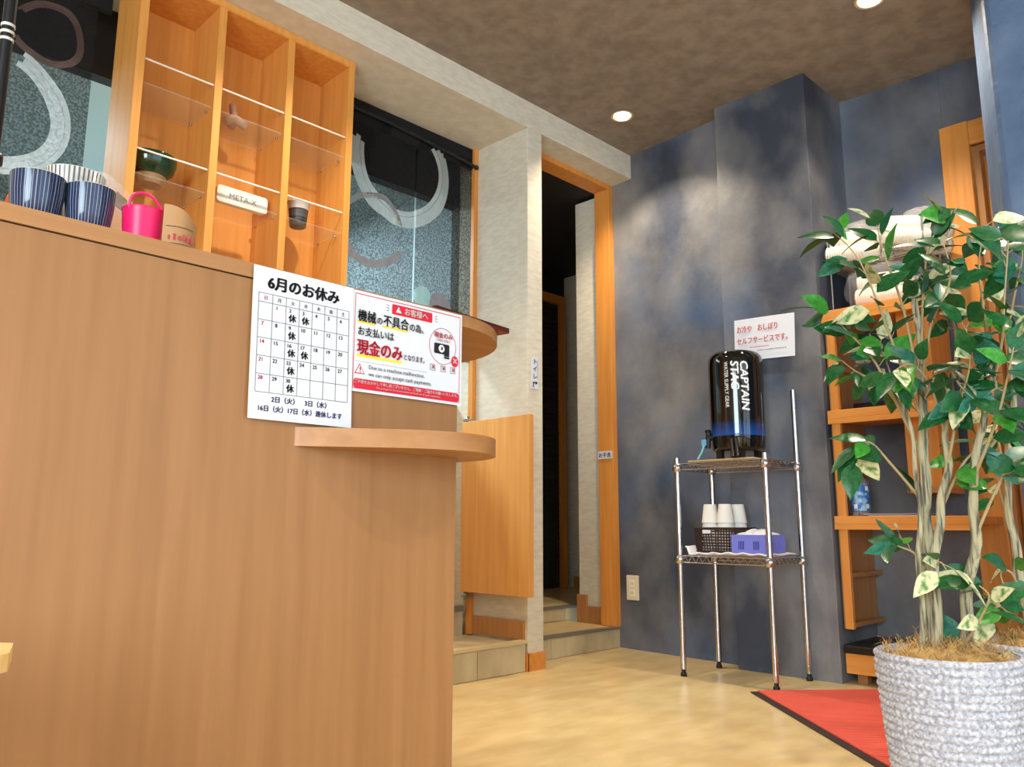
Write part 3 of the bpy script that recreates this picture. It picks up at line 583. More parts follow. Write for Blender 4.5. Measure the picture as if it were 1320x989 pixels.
# ------------------------------------------------------------------ wire rack with water jug
rk = thing('wire_rack', 'chrome wire shelving rack in front of the blue pillar', 'rack', (3.26, 1.83, 0))
RX0, RX1, RY0, RY1 = 3.112, 3.405, 1.615, 2.045
for x, y, h in ((RX0, RY0, 0.945), (RX0, RY1, 0.945), (RX1, RY0, 1.245), (RX1, RY1, 0.945)):
    p = MB().tube([(x, y, 0.03), (x, y, h)], 0.0125, 16); 
    for k in range(int(h/0.05)): p.lathe([(0.0125, 0), (0.0131, 0.001), (0.0125, 0.002)], 16, (x, y, 0.06+k*0.05))
    po = p.build('post', chrome, rk)
    MB().lathe([(0, 0), (0.014, 0), (0.013, 0.012), (0.009, 0.016), (0.009, 0.032), (0, 0.033)], 16, (x, y, 0.001)).build('foot', black_mat, po)
    for z in (0.905, 0.50): MB().lathe([(0.0125, -0.022), (0.020, -0.02), (0.020, 0.014), (0.0125, 0.016)], 16, (x, y, z)).build('collar', chrome, po)
for z in (0.920, 0.512):
    s = MB()
    for zz in (z, z-0.028):
        for a, b in (((RX0, RY0), (RX1, RY0)), ((RX1, RY0), (RX1, RY1)), ((RX1, RY1), (RX0, RY1)), ((RX0, RY1), (RX0, RY0))): s.tube([(a[0], a[1], zz), (b[0], b[1], zz)], 0.0028, 6)
    for (ax, ay, bx, by, n) in ((RX0, RY0, RX0, RY1, 24), (RX0, RY0, RX1, RY0, 16), (RX1, RY0, RX1, RY1, 24), (RX0, RY1, RX1, RY1, 16)):
        s.tube([(ax+(bx-ax)*(k+0.5)/n, ay+(by-ay)*(k+0.5)/n, z-0.028 if k % 2 else z) for k in range(n)], 0.0022, 5)
    for k in range(1, 30): y = RY0+(RY1-RY0)*k/30; s.tube([(RX0, y, z+0.003), (RX1, y, z+0.003)], 0.0017, 5)
    for x in (RX0+0.1, RX0+0.2): s.tube([(x, RY0, z), (x, RY1, z)], 0.0028, 6)
    s.build('wire_shelf', chrome, rk)
mt = thing('rattan_mat', 'thin tan slatted mat under the water jug', 'mat', (3.26, 1.84, 0.926))
for k in range(40):
    y = 1.68+0.008*k
    MB().tube([(3.125, y, 0.929), (3.385, y, 0.929)], 0.0036, 6).build('reed', mat('tan_reed', (206, 176, 126), 0.6) if k == 0 else bpy.data.materials['tan_reed'], mt)
jg = thing('water_jug', 'glossy black insulated water jug with blue band on the wire rack', 'jug', (3.26, 1.825, 0.934))
jc = (3.262, 1.815, 0.0); JR = 0.122
MB().lathe([(JR*0.985, 1.035), (JR, 1.05), (JR, 1.36)], 48, jc).build('upper_body', black_gloss, jg)
def gradient_blue():
    m = mat('blue_fade_paint', (16, 60, 130), 0.1, coat=0.6); nt = m.node_tree; b = nt.nodes['Principled BSDF']
    tc = nt.nodes.new('ShaderNodeTexCoord'); sp_ = nt.nodes.new('ShaderNodeSeparateXYZ'); nt.links.new(tc.outputs['Object'], sp_.inputs[0])
    mr = nt.nodes.new('ShaderNodeValToRGB'); e = mr.color_ramp.elements; e[0].position = 0.08; e[0].color = lin((20, 84, 170))+[1]; e[1].position = 0.17; e[1].color = lin((12, 11, 12))+[1]
    nt.links.new(sp_.outputs['Z'], mr.inputs['Fac']); nt.links.new(mr.outputs['Color'], b.inputs['Base Color']); return m
jb = gradient_blue(); jg.children[0].data.materials[0] = jb
MB().lathe([(JR, 1.36), (JR*0.99, 1.385), (JR*0.93, 1.405), (JR*0.8, 1.418), (JR*0.4, 1.424), (0, 1.425)], 48, jc).build('lid', black_gloss, jg)
MB().lathe([(0, 0.972), (JR*0.88, 0.972), (JR*0.95, 0.985), (JR*0.985, 1.035)], 48, jc).build('base_ring', black_gloss, jg)
for a in (35, 145, 215, 325):
    t = math.radians(a); px, py = jc[0]+0.09*math.cos(t), jc[1]+0.09*math.sin(t)
    MB().prism([(px-0.014, py-0.012), (px+0.014, py-0.012), (px+0.014, py+0.012), (px-0.014, py+0.012)], 0.932, 0.985).build('foot', black_mat, jg)
sx_, sy_ = jc[0]-0.09, jc[1]+0.085
sp_ = MB().tube([(sx_+0.03, sy_-0.03, 1.035), (sx_-0.012, sy_+0.012, 1.035)], 0.015, 14).tube([(sx_-0.008, sy_+0.008, 1.055), (sx_-0.012, sy_+0.010, 0.985)], 0.012, 12).build('spigot', black_mat, jg)
MB().box(sx_-0.018, sx_-0.004, sy_-0.004, sy_+0.02, 1.055, 1.068).build('lever', black_mat, sp_)
for dy in (0.0, -0.022): MB().tube([(jc[0]-0.115, jc[1]-0.03+dy, 1.02), (jc[0]-0.135, jc[1]-0.045+dy, 0.96), (jc[0]-0.15, jc[1]-0.055+dy, 0.936)], 0.008, 8).build('stand_leg', black_mat, jg)
# brand lettering runs down the curved body, tops of letters to the right
def wrap_text(s, size, ang0, z0, m, name, bold):
    TXT_W.append((s, size, ang0, z0, m, name, bold))
TXT_W = []
wrap_text('CAPTAIN', 0.047, -0.18, 1.365, print_white, 'brand_lettering', 0.045)
wrap_text('STAG', 0.047, 0.16, 1.365, print_white, 'brand_lettering', 0.045)
wrap_text('WATER SUPPLY GEAR', 0.0235, 0.40, 1.362, print_white, 'small_lettering', 0.0)
def flush_wrap():
    objs = []
    for s, size, a0, z0, m, name, bold in TXT_W:
        cu = bpy.data.curves.new('t', 'FONT'); cu.body = s; cu.size = size; cu.resolution_u = 3
        if bold: cu.shear = 0.12
        o = bpy.data.objects.new('t', cu); C.objects.link(o); objs.append((o, a0, z0, m, name, s))
    bpy.context.view_layer.update(); dg = bpy.context.evaluated_depsgraph_get()
    base = math.atan2(-jc[1], -jc[0])          # direction from the jug towards the viewer's side
    R = JR+0.0008
    for o, a0, z0, m, name, s in objs:
        me = bpy.data.meshes.new_from_object(o.evaluated_get(dg)); vs = []
        wid = max(v.co.x for v in me.vertices); want = {'CAPTAIN': 0.222, 'STAG': 0.128}.get(s, 0.205); k = want/wid
        for v in me.vertices:
            a = base-a0+v.co.y/R
            vs.append((jc[0]+R*math.cos(a), jc[1]+R*math.sin(a), z0-v.co.x*k))
        mb = MB(); fc = [tuple(p.vertices) for p in me.polygons]
        for q in ((0, 0), (1, 0), (-1, 0), (0, 1), (0, -1), (0.7, 0.7), (-0.7, -0.7)) if name.startswith('brand') else ((0, 0),):
            mb.add([(x+0.0011*q[0]*math.sin(base)*-1, y+0.0011*q[0]*math.cos(base), z+0.0016*q[1]) for x, y, z in vs], fc)
        mb.build(name, m, jg); cu = o.data; bpy.data.objects.remove(o); bpy.data.meshes.remove(me)
flush_wrap()
bt = thing('blue_tag', 'small light blue tag hanging by a cord beside the water jug', 'tag', (3.13, 1.93, 0.935))
MB().box(3.128, 3.131, 1.900, 1.924, 0.995, 1.022).build('tag_body', mat('light_blue_plastic', (96, 170, 220), 0.4), bt, bevel=0.002)
MB().tube(catmull([(3.13, 1.913, 0.995), (3.128, 1.925, 0.965), (3.126, 1.945, 0.936)], 5), 0.004, 8).build('cord', mat('aqua_cord', (130, 200, 205), 0.5), bt)
# lower shelf: towel, brown basket with cups, purple basket
tw = MB().grid(lambda u, v: (RX0+0.012+0.265*v, RY0+0.02+0.39*u, 0.5215+0.006*math.sin(u*17+v*3)**2+0.004*math.sin(v*9+u*4)+(0.028 if u > 0.95 and v < 0.3 else 0)), 40, 16).build('towel', mat('white_towel', (236, 234, 236), 0.9, bump=0.2, scale=120), None, solid=0.006)
tag(tw, 'white towel spread over the lower shelf of the wire rack', 'towel')
brown_p = mat('brown_plastic_weave', (58, 34, 28), 0.45)
bb = thing('brown_basket', 'dark brown lattice basket holding paper cups on the rack', 'basket', (3.27, 1.88, 0.53))
def lattice(x0, x1, y0, y1, z0, z1, m, parent, nx, ny, nz, t, flare=0.0):
    def P(x, y, z): k = flare*(z-z0)/(z1-z0); cx, cy = (x0+x1)/2, (y0+y1)/2; return (x+(k if x > cx else -k), y+(k if y > cy else -k), z)
    for (ax, ay, bx, by, n) in ((x0, y0, x0, y1, ny), (x1, y0, x1, y1, ny), (x0, y0, x1, y0, nx), (x0, y1, x1, y1, nx)):
        mb = MB()
        for k in range(n+1): x, y = ax+(bx-ax)*k/n, ay+(by-ay)*k/n; mb.tube([P(x, y, z0), P(x, y, z1)], t, 4)
        for j in range(nz+1): z = z0+(z1-z0)*j/nz; mb.tube([P(ax, ay, z), P(bx, by, z)], t if 0 < j < nz else t*1.8, 4)
        mb.build('lattice_side', m, parent)
lattice(3.176, 3.352, 1.808, 1.995, 0.532, 0.632, brown_p, bb, 14, 14, 8, 0.0030, 0.006)
MB().box(3.176, 3.352, 1.808, 1.995, 0.530, 0.535).build('base', brown_p, bb)
MB().box(3.159, 3.162, 1.915, 1.955, 0.610, 0.626).build('label_tab', paper, bb)
cupm = None
def cup_mesh():
    mb = MB().lathe([(0, 0), (0.027, 0), (0.0275, 0.002), (0.0385, 0.078), (0.040, 0.08), (0.0395, 0.083), (0.037, 0.082), (0.026, 0.004), (0, 0.004)], 28)
    return mb.mesh('paper_cup', cup_white)
cupm = cup_mesh()
for (x, y, where) in ((3.225, 1.952, 'left'), (3.222, 1.875, 'middle'), (3.302, 1.858, 'right')):
    for j, lev in enumerate(('lowest', 'fourth from the top', 'third from the top', 'second from the top', 'topmost')):
        o = bpy.data.objects.new('paper_cup', cupm); C.objects.link(o)
        o.matrix_world = Matrix.Translation((x, y, 0.536+0.083+0.030*j)) @ Matrix.Rotation(PI, 4, 'X')
        tag(o, 'upside-down white paper cup, %s in the %s stack of the brown basket' % (lev, where), 'cup', 'paper cups in the brown basket')
pb = thing('purple_basket', 'lilac plastic basket of rolled towels on the wire rack', 'basket', (3.2, 1.7, 0.53))
lil = mat('lilac_plastic', (116, 122, 214), 0.4)
PB = (3.130, 3.30, 1.640, 1.795, 0.533, 0.607)
for (ax, ay, bx, by) in ((PB[0], PB[2], PB[0], PB[3]), (PB[1], PB[2], PB[1], PB[3]), (PB[0], PB[2], PB[1], PB[2]), (PB[0], PB[3], PB[1], PB[3])):
    mb = MB(); L_ = math.hypot(bx-ax, by-ay); ux, uy = (bx-ax)/L_, (by-ay)/L_
    def bar(s0, s1, z0, z1):
        p, q = (ax+ux*s0, ay+uy*s0), (ax+ux*s1, ay+uy*s1); w_ = 0.0025
        mb.prism([(p[0]-uy*w_, p[1]+ux*w_), (p[0]+uy*w_, p[1]-ux*w_), (q[0]+uy*w_, q[1]-ux*w_), (q[0]-uy*w_, q[1]+ux*w_)], z0, z1)
    bar(0, L_, 0.533, 0.545); bar(0, L_, 0.580, 0.607)
    m0 = 0
    for c_ in (0.28, 0.72):
        bar(m0*L_, (c_-0.09)*L_, 0.545, 0.580)
        for i in range(4): s0 = (c_-0.09)*L_+i*0.06*L_*0.75+0.03*L_; bar(s0, s0+0.018*L_, 0.545, 0.580)
        m0 = c_+0.09
    bar(m0*L_, L_, 0.545, 0.580); mb.build('basket_side', lil, pb)
MB().box(PB[0], PB[1], PB[2], PB[3], 0.531, 0.535).build('base', lil, pb)
rt_t = MB().grid(lambda u, v: (3.14+0.155*v, 1.645+0.145*u, 0.598+0.030*math.sin(PI*min(max(u, 0), 1))**0.6*math.sin(PI*v)**0.5+0.004*math.sin(u*22)), 24, 12).build('hand_towels', bpy.data.materials['white_towel'], None, solid=0.004)
tag(rt_t, 'folded white hand towels heaped in the lilac basket', 'towels')

# ------------------------------------------------------------------ red mat
rm = thing('entrance_mat', 'red ribbed entrance mat with a dark border on the floor', 'mat', (3.0, 1.2, 0))
o_, e1 = Vector((3.002, 1.669, 0)), Vector((0.744, -0.668, 0)); e2 = Vector((-0.668, -0.744, 0)); LM, WM = 0.56, 1.05
def mp_(s, t, z): p = o_+e1*s+e2*t; return (p.x, p.y, z)
MB().prism([mp_(0, 0, 0)[:2], mp_(LM, 0, 0)[:2], mp_(LM, WM, 0)[:2], mp_(0, WM, 0)[:2]], 0.001, 0.005).build('border', mat('dark_rubber', (52, 38, 36), 0.6), rm)
rb_ = MB()
NR = 78
for k in range(NR):
    t0 = 0.006+(WM-0.03)*k/NR; t1 = t0+(WM-0.03)/NR*0.6; rb_.add([mp_(s, t, z) for z in (0.005, 0.0105) for s, t in ((0.028, t0), (LM-0.03, t0), (LM-0.03, t1), (0.028, t1))], [(4, 5, 6, 7), (0, 1, 5, 4), (1, 2, 6, 5), (2, 3, 7, 6), (3, 0, 4, 7)])
redm = mat('red_carpet', (232, 98, 78), 0.9, bump=0.3, scale=200)
tag(rb_.build('rib', redm, rm), kind='stuff'); MB().prism([mp_(0.028, 0.006, 0)[:2], mp_(LM-0.03, 0.006, 0)[:2], mp_(LM-0.03, WM-0.02, 0)[:2], mp_(0.028, WM-0.02, 0)[:2]], 0.005, 0.0065).build('pile', mat('dark_red_backing', (150, 44, 36), 0.9), rm)

# ------------------------------------------------------------------ shelf unit in the recess
su = thing('wall_shelf_unit', 'orange wooden shelf unit built into the blue recess', 'shelf', (3.64, 1.25, 0))
def shelf(z0, z1, y0, name): 
    MB().box(3.447, 3.83, y0, 1.484, z0, z1).build(name, orange_wood_h, su, bevel=0.002)
    MB().box(3.447, 3.47, y0+0.01, 1.484, z0-0.022, z0).build('shelf_lip', orange_wood_h, su)
shelf(1.556, 1.590, 1.02, 'shelf'); shelf(1.105, 1.142, 1.02, 'shelf'); shelf(0.652, 0.686, 0.94, 'desk_top')
MB().box(3.455, 3.478, 1.434, 1.468, 0.22, 1.556).build('stile', orange_wood, su, bevel=0.001)
MB().box(3.478, 3.83, 1.474, 1.482, 0.22, 1.556).build('back_panel', brown_wood, su)
for z in (0.225, 0.43, 0.90, 1.33): MB().box(3.478, 3.825, 1.440, 1.474, z, z+0.018).build('cubby_shelf', brown_wood, su)
MB().box(3.56, 3.826, 1.075, 1.205, 0.80, 1.105).build('hanging_box', orange_wood, su); MB().box(3.55, 3.826, 1.07, 1.21, 0.78, 0.80).build('hanging_box_ledge', brown_wood, su)
MB().box(3.56, 3.826, 1.075, 1.205, 1.142, 1.556).build('upright_panel', orange_wood, su)
bn = thing('bench_seat', 'low bench with black padded seat under the recess shelves', 'bench', (3.63, 1.25, 0))
MB().box(3.440, 3.826, 0.98, 1.470, 0.045, 0.125).build('bench_box', orange_wood_h, bn, bevel=0.002)
MB().box(3.432, 3.826, 0.975, 1.476, 0.125, 0.160).build('seat_pad', black_leather, bn, bevel=0.008)
for y in (1.02, 1.43): MB().box(3.50, 3.54, y-0.02, y+0.02, 0, 0.045).build('leg', brown_wood, bn)
bx_ = tag(MB().box(3.60, 3.80, 1.22, 1.43, 1.143, 1.185).build('black_case', black_mat, None, bevel=0.004), 'flat black case lying on the middle recess shelf', 'case')
pf = thing('papers', 'thin stack of papers lying flat on the recess desk', 'papers', (3.6, 1.2, 0.687))
for k in range(4): MB().prism([(3.50+0.01*k, 1.12+0.01*k), (3.70, 1.13-0.02*k), (3.71, 1.38), (3.50, 1.36+0.01*k)], 0.687+0.003*k, 0.689+0.003*k).build('sheet', [paper, dark, paper, mat('brown_paper', (150, 110, 90), 0.6)][k], pf)
sb = thing('spray_bottle', 'clear spray bottle with blue label and white trigger on the desk', 'bottle', (3.55, 1.42, 0.687))
sc_ = (3.545, 1.405, 0.687)
MB().lathe([(0, 0), (0.036, 0), (0.038, 0.004), (0.038, 0.135), (0.034, 0.150), (0.016, 0.168), (0.0135, 0.178), (0.0135, 0.186), (0, 0.186)], 30, sc_).build('body', mat('clear_plastic', (225, 232, 236), 0.1, trans=0.8), sb)
MB().lathe([(0.0384, 0.022), (0.0386, 0.024), (0.0386, 0.132), (0.0384, 0.134)], 30, sc_).build('label', mat('blue_label', (46, 110, 190), 0.4, rgb2=(150, 196, 230), scale=40, lo=0.5, hi=0.62), sb)
for a_, z_ in ((2.75, 0.032), (2.75, 0.108), (4.1, 0.032), (4.1, 0.108)):
    MB().grid(lambda u, v: (sc_[0]+0.0389*math.cos(a_+0.42*u), sc_[1]+0.0389*math.sin(a_+0.42*u), sc_[2]+z_+0.018*v), 4, 1).build('label_patch', print_white, sb)
MB().lathe([(0.015, 0.180), (0.016, 0.182), (0.016, 0.197), (0.012, 0.202)], 20, sc_).build('collar', print_white, sb)
MB().prism([(sc_[0]-0.012, sc_[1]-0.042), (sc_[0]+0.012, sc_[1]-0.042), (sc_[0]+0.012, sc_[1]+0.034), (sc_[0]-0.012, sc_[1]+0.034)], sc_[2]+0.202, sc_[2]+0.228).build('trigger_head', print_white, sb, bevel=0.006)
MB().tube([(sc_[0], sc_[1]+0.018, sc_[2]+0.205), (sc_[0], sc_[1]+0.028, sc_[2]+0.185), (sc_[0], sc_[1]+0.024, sc_[2]+0.165)], 0.004, 8).build('trigger', print_white, sb)
# wire stand and bags of cups on the top shelf
ws = thing('wire_stand', 'thin steel wire stand on the top recess shelf', 'stand', (3.62, 1.26, 1.591))
for y in (1.055, 1.455):
    MB().tube(catmull([(3.52, y, 1.592), (3.52, y, 1.93), (3.535, y, 1.965), (3.57, y, 1.98), (3.67, y, 1.98), (3.705, y, 1.965), (3.72, y, 1.93), (3.72, y, 1.592)], 4), 0.005, 8).build('arch', steel, ws)
tray = MB()
for k in range(8): x = 3.52+0.2*k/7; tray.tube([(x, 1.055, 1.80), (x, 1.455, 1.80)], 0.003, 6)
for y in (1.055, 1.255, 1.455): tray.tube([(3.52, y, 1.797), (3.72, y, 1.797)], 0.004, 6)
tray.build('wire_tray', steel, ws)
def sleeve_mesh(n=16):
    p = [(0, 0), (0.026, 0)]
    for k in range(n): z = 0.06+k*0.011; p += [(0.036, z), (0.0385, z+0.002), (0.0385, z+0.005), (0.0352, z+0.006)]
    p += [(0.034, 0.06+n*0.011), (0.028, 0.07), (0, 0.07)]
    return MB().lathe(p, 20).mesh('cup_sleeve', foam_white)
slm = sleeve_mesh()
def cup_bag(name, label, c, ry, n, rows, seed, tilt):
    t = thing('bag_of_cups', label, 'bag', c, 'bags of cups on the top shelf'); rn = random.Random(seed)
    for j in range(rows):
        for i in range(n):
            x = (i-(n-1)/2)*0.076+0.03*(j % 2); z = 0.04+j*0.068
            inst('cup_sleeve', slm, t, Matrix.Translation((x, -ry*0.85, z+rn.uniform(0, .004))) @ Matrix.Rotation(-PI/2+tilt+rn.uniform(-.04, .04), 4, 'X') @ Matrix.Rotation(rn.uniform(-.06, .06), 4, 'Y'))
    blob((c[0], c[1]-0.0, c[2]+0.04+rows*0.033), 0.040*n+0.018, ry*1.05, 0.030+rows*0.034, 0.03, rn, 60, 34).build('plastic_bag', bag_film, t)
    return t
cup_bag('a', 'clear bag of white cups lying on top of the wire stand, left', (3.61, 1.345, 1.805), 0.125, 3, 2, 1, 0.10)
cup_bag('b', 'clear bag of white cups lying on top of the wire stand, right', (3.63, 1.082, 1.805), 0.098, 3, 2, 2, 0.22)
cup_bag('c', 'clear bag of white cups under the wire stand', (3.62, 1.26, 1.593), 0.165, 3, 2, 3, 0.05)

# ------------------------------------------------------------------ plants
rope = mat('grey_white_rope', (150, 152, 164), 0.85, rgb2=(200, 202, 212), scale=110, detail=2, lo=0.35, hi=0.65, bump=0.3, bscale=160)
moss = mat('dry_moss', (206, 172, 112), 0.95, rgb2=(150, 116, 66), scale=40, bump=0.6)
bark = mat('pale_bark', (176, 168, 136), 0.8, rgb2=(88, 86, 76), scale=130, stretch=(1, 1, 0.07), detail=3, lo=0.45, hi=0.62, bump=0.6)
twig_m = mat('twig', (170, 150, 110), 0.7)
greens = [mat('leaf_dark_green', (20, 72, 36), 0.3, rgb2=(34, 98, 48), scale=10), mat('leaf_bright_green', (48, 122, 40), 0.3, rgb2=(72, 150, 54), scale=10),
          mat('leaf_blue_green', (26, 92, 74), 0.35, rgb2=(48, 120, 92), scale=10), mat('leaf_variegated', (206, 204, 160), 0.4, rgb2=(74, 124, 66), scale=3.2, detail=3, lo=0.46, hi=0.6)]
def leaf_mesh(m):
    n = 6; vs = []; fs = []
    for i in range(n+1):
        t = i/n; w = 0.30*math.sin(PI*t**0.8)**0.9*(1-0.25*t) if 0 < t < 1 else 0.004; z = -0.22*t*t
        vs += [(-w, t, z+0.10*w), (0, t, z-0.02), (w, t, z+0.10*w)]
    for i in range(n):
        a = 3*i; fs += [(a, a+1, a+4, a+3), (a+1, a+2, a+5, a+4)]
    return MB().add(vs, fs, True).mesh('leaf', m)
LEAF = [leaf_mesh(m) for m in greens]
def pot(c, r, h, label):
    t = thing('potted_ficus', label, 'plant', c); n = 19; nb = 56; dz = h/n
    def coil(u, v):          # braided rope coils stacked into a pot wall
        k = min(int(v*n), n-1); f = v*n-k; rr_ = r*(0.84+0.16*min(1, (k+0.5)/n*1.15))
        sk = math.sin(2*PI*(u*nb+(f-0.5)*(0.8 if k % 2 else -0.8)))
        q = rr_-0.0045+0.0065*math.sin(PI*f)**0.7+0.0018*sk*math.sin(PI*f)
        return (c[0]+q*math.cos(2*PI*u), c[1]+q*math.sin(2*PI*u), c[2]+0.001+h*v)
    mb = MB().grid(coil, 336, n*6)
    mb.lathe([(r*0.985, h), (r*0.95, h-0.004), (r*0.93, h-0.05), (0, h-0.05)], 64, c).lathe([(0, 0.002), (r*0.85, 0.002)], 32, c).build('woven_pot', rope, t)
    rn = random.Random(int(c[0]*100))
    MB().grid(lambda u, v: (c[0]+r*0.93*v*math.cos(2*PI*u), c[1]+r*0.93*v*math.sin(2*PI*u), c[2]+h-0.02+0.035*(1-v*v)+0.006*math.sin(u*40+v*9)), 40, 8).build('moss_bed', moss, t)
    fib = MB()
    for k in range(420):
        a, q = rn.uniform(0, 6.28), r*0.9*math.sqrt(rn.random()); p = Vector((c[0]+q*math.cos(a), c[1]+q*math.sin(a), c[2]+h-0.016+0.035*(1-(q/r)**2)))
        d = Vector((rn.uniform(-1, 1), rn.uniform(-1, 1), rn.uniform(0.0, 0.5))).normalized()*rn.uniform(0.02, 0.06); s = d.cross(Vector((0, 0, 1)))*0.02
        m_ = p+d*0.5+Vector((0, 0, 0.014)); fib.add([p-s, p+s, m_+s, m_-s, p+d+s, p+d-s], [(0, 1, 2, 3), (3, 2, 4, 5)])
    tag(fib.build('moss_fibre', moss, t), kind='stuff')
    return t
def ray_pt(px, py, x):          # where the photo's sight line meets a chosen depth plane, used to size the plant
    d = Vector(((px-660)/1033.5, -(py-494.5)/1033.5, 1)); wv = r2*d.x+u2*d.y+fwd*d.z
    return Vector((0, 0, 0.65))+wv*(x/wv.x)
NLEAF = 0
def leaf_at(t, org, p, d, size, kind, rn):
    global NLEAF
    y = d.normalized(); z = Vector((rn.uniform(-1.3, 0.1), rn.uniform(-1.1, 0.4), rn.uniform(0.1, 1.0))); x = y.cross(z).normalized(); z = x.cross(y)
    m = Matrix(((x.x, y.x, z.x, 0), (x.y, y.y, z.y, 0), (x.z, y.z, z.z, 0), (0, 0, 0, 1)))
    inst('leaf', LEAF[kind], t, Matrix.Translation(p-org) @ m @ Matrix.Scale(size, 4)); NLEAF += 1
def branch(t, org, pts, r0, nleaf, rn, spread=1.0, sub=True):
    cv = catmull(pts, 6); k = len(cv)
    MB().tube(cv, [r0*(1-0.75*i/(k-1)) for i in range(k)], 6).build('branch', twig_m, t)
    for j in range(nleaf):
        f = 0.30+0.70*(j+rn.random()*0.6)/nleaf; i = min(int(f*(k-1)), k-2); p = cv[i].lerp(cv[i+1], f*(k-1)-i)
        tan = (cv[i+1]-cv[i]).normalized()
        off = Vector((rn.uniform(-1, 1), rn.uniform(-1, 1), rn.uniform(-0.7, 0.6)))*spread
        d = (tan*0.6+off).normalized(); st = d*rn.uniform(0.008, 0.03)
        MB().tube([p, p+st], 0.0012, 4, False).build('petiole', twig_m, t) if rn.random() < 0.35 else None
        leaf_at(t, org, p+st, d+Vector((0, 0, -0.35)), rn.uniform(0.066, 0.104), rn.choices((0, 1, 2, 3), (6, 2.0, 2.4, 2.0))[0], rn)
def trunk(t, pts, r0, r1):
    cv = catmull(pts, 6); k = len(cv); MB().tube([p+Vector((0.003*math.sin(i*0.7), 0.003*math.cos(i*0.9), 0)) for i, p in enumerate(cv)], [r0+(r1-r0)*i/(k-1) for i in range(k)], 12).build('trunk', bark, t); return cv
rn = random.Random(5)
pc = (2.19, 0.688, 0.0)
p1 = pot(pc, 0.160, 0.345, 'tall leafy ficus in a grey rope-weave pot beside the red mat'); O1 = Vector(pc)
R_ = lambda px, py, dx=0.0: ray_pt(px, py, 2.2+dx)
ta = trunk(p1, [R_(1200, 850), R_(1197, 760), R_(1194, 690, .01), R_(1192, 620), R_(1190, 540), R_(1186, 450, .02), R_(1180, 385)], 0.021, 0.008)
tb_ = trunk(p1, [R_(1208, 852, -.03), R_(1205, 740, -.03), R_(1212, 660, -.02), R_(1222, 600), R_(1218, 540), R_(1232, 470)], 0.014, 0.006)
tc_ = trunk(p1, [R_(1244, 852, .02), R_(1247, 770, .02), R_(1258, 690), R_(1254, 620), R_(1268, 540), R_(1275, 470)], 0.016, 0.007)
td = trunk(p1, [R_(1190, 840, -.04), R_(1186, 740, -.05), R_(1184, 640, -.05), R_(1175, 560, -.06), R_(1160, 500, -.06)], 0.008, 0.004)
spec = [((1190, 545), (1150, 440), (1110, 340), (1075, 300), -.12, 14), ((1190, 520), (1165, 400), (1140, 330), (1130, 290), .0, 12), ((1188, 470), (1190, 380), (1200, 310), (1240, 262), .05, 14),
        ((1188, 500), (1200, 420), (1225, 360), (1215, 310), -.1, 12), ((1175, 560), (1130, 470), (1095, 430), (1065, 400), -.05, 14), ((1170, 540), (1140, 500), (1105, 480), (1085, 465), .1, 12),
        ((1184, 640), (1150, 600), (1120, 570), (1100, 590), -.1, 8), ((1192, 600), (1160, 520), (1140, 460), (1120, 430), .12, 14),
        ((1222, 600), (1235, 530), (1250, 470), (1245, 420), -.08, 14), ((1232, 470), (1230, 420), (1205, 380), (1180, 350), .1, 13), ((1254, 620), (1285, 540), (1300, 480), (1310, 430), -.1, 14),
        ((1268, 540), (1290, 450), (1295, 380), (1300, 310), -.05, 15), ((1275, 470), (1268, 400), (1262, 340), (1270, 290), .08, 12), ((1186, 740), (1180, 715), (1160, 705), (1145, 700), -.03, 5),
        ((1197, 760), (1205, 735), (1212, 725), (1220, 735), -.05, 4), ((1258, 690), (1280, 640), (1300, 600), (1318, 590), -.03, 10), ((1218, 560), (1200, 500), (1175, 470), (1150, 480), -.12, 14),
        ((1212, 660), (1240, 600), (1270, 570), (1290, 560), .1, 9), ((1244, 830), (1262, 800), (1275, 770), (1262, 755), -.02, 7), ((1215, 842), (1235, 838), (1255, 842), (1275, 846), .05, 6), ((1190, 520), (1215, 470), (1240, 500), (1262, 520), -.06, 12)]
for a, b, c, d, dx, n in spec:
    branch(p1, O1, [R_(*a), R_(b[0], b[1], dx*0.5), R_(c[0], c[1], dx), R_(d[0], d[1], dx*1.3)], 0.0045, int(n*1.25), rn)
pc2 = (2.62, 0.585, 0.0112)
p2 = pot(pc2, 0.15, 0.325, 'second leafy ficus in a rope-weave pot, half out of the picture at right'); O2 = Vector(pc2)
R2 = lambda px, py, dx=0.0: ray_pt(px, py, 2.62+dx)
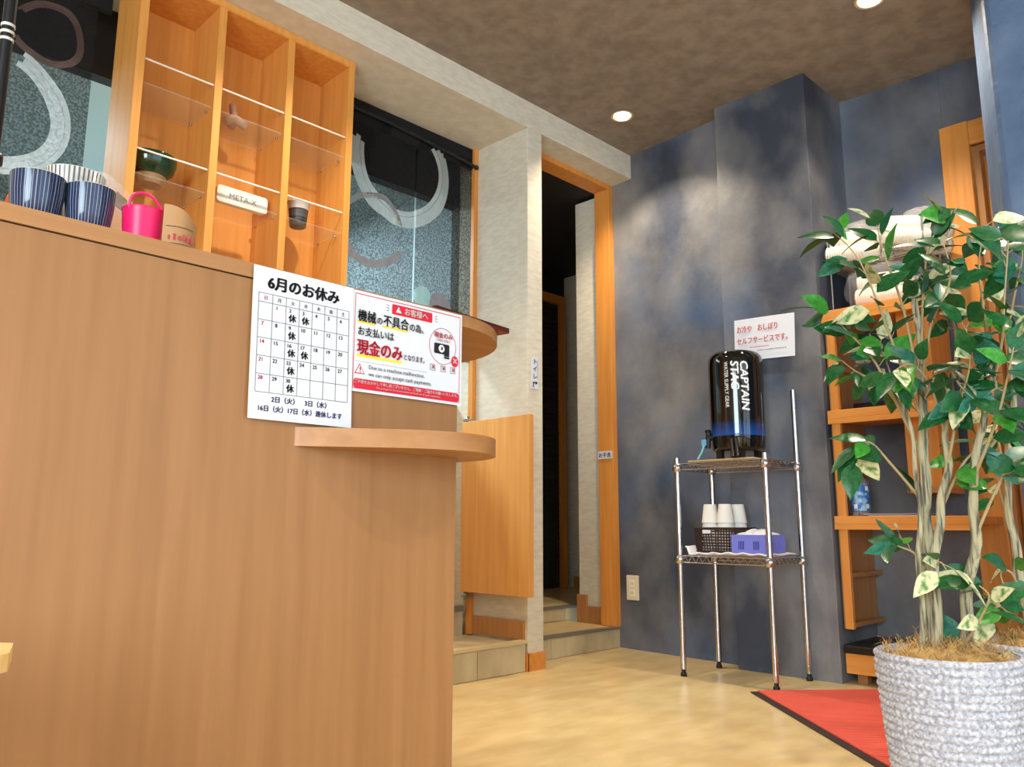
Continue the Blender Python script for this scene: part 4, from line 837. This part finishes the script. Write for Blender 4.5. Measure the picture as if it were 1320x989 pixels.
trunk(p2, [Vector((2.62, 0.60, 0.32)), R2(1318, 760), R2(1306, 690), R2(1298, 620), R2(1306, 520), R2(1300, 420)], 0.016, 0.006)
for a, b, c, d, dx, n in [((1298, 620), (1285, 560), (1275, 500), (1290, 470), -.05, 9), ((1306, 520), (1300, 440), (1290, 360), (1296, 290), 0, 12), ((1306, 690), (1290, 640), (1282, 600), (1270, 590), .05, 7),
                          ((1318, 800), (1300, 790), (1285, 780), (1275, 800), -.05, 7), ((1318, 780), (1305, 740), (1290, 740), (1300, 770), -.1, 6), ((1300, 420), (1310, 370), (1318, 330), (1316, 290), -.05, 8)]:
    branch(p2, O2, [R2(*a), R2(b[0], b[1], dx), R2(c[0], c[1], dx), R2(d[0], d[1], dx)], 0.004, n, rn)

# ------------------------------------------------------------------ downlights
rim_m = mat('lamp_rim', (190, 180, 165), 0.4); refl = mat('lamp_reflector', (210, 205, 195), 0.15, 0.9); bulb_m = mat('lit_bulb', (255, 226, 170), 0.5, emit=30.0)
where = ['nearest the doorway beam', 'over the recess shelves at the top edge', 'by the entrance column', 'above the display cabinet', 'in the middle of the shop', 'by the shopfront', 'above the left curtain', 'near the side window', 'behind the viewer']
for i, (x, y) in enumerate(LIGHTS):
    t = thing('ceiling_downlight', 'recessed round ceiling downlight '+where[i], 'light', (x, y, HC), 'ceiling downlights')
    MB().lathe([(0.049, 0.0), (0.058, 0.0), (0.060, -0.004), (0.056, -0.006), (0.049, -0.003)], 36, (x, y, HC)).build('trim_ring', rim_m, t)
    MB().lathe([(0.049, -0.002), (0.045, 0.05), (0.036, 0.075)], 36, (x, y, HC)).build('reflector', refl, t)
    MB().lathe([(0.036, 0.07), (0.033, 0.045), (0.022, 0.032), (0, 0.028)], 24, (x, y, HC)).build('bulb', bulb_m, t)
    l = bpy.data.lights.new('downlight_lamp', 'SPOT'); l.energy = 75; l.color = (1.0, 0.84, 0.64); l.spot_size = math.radians(118); l.spot_blend = 0.6; l.shadow_soft_size = 0.03
    o = bpy.data.objects.new('downlight_lamp', l); C.objects.link(o); o.parent = t; o.location = (0, 0, 0.02)
flush_text()
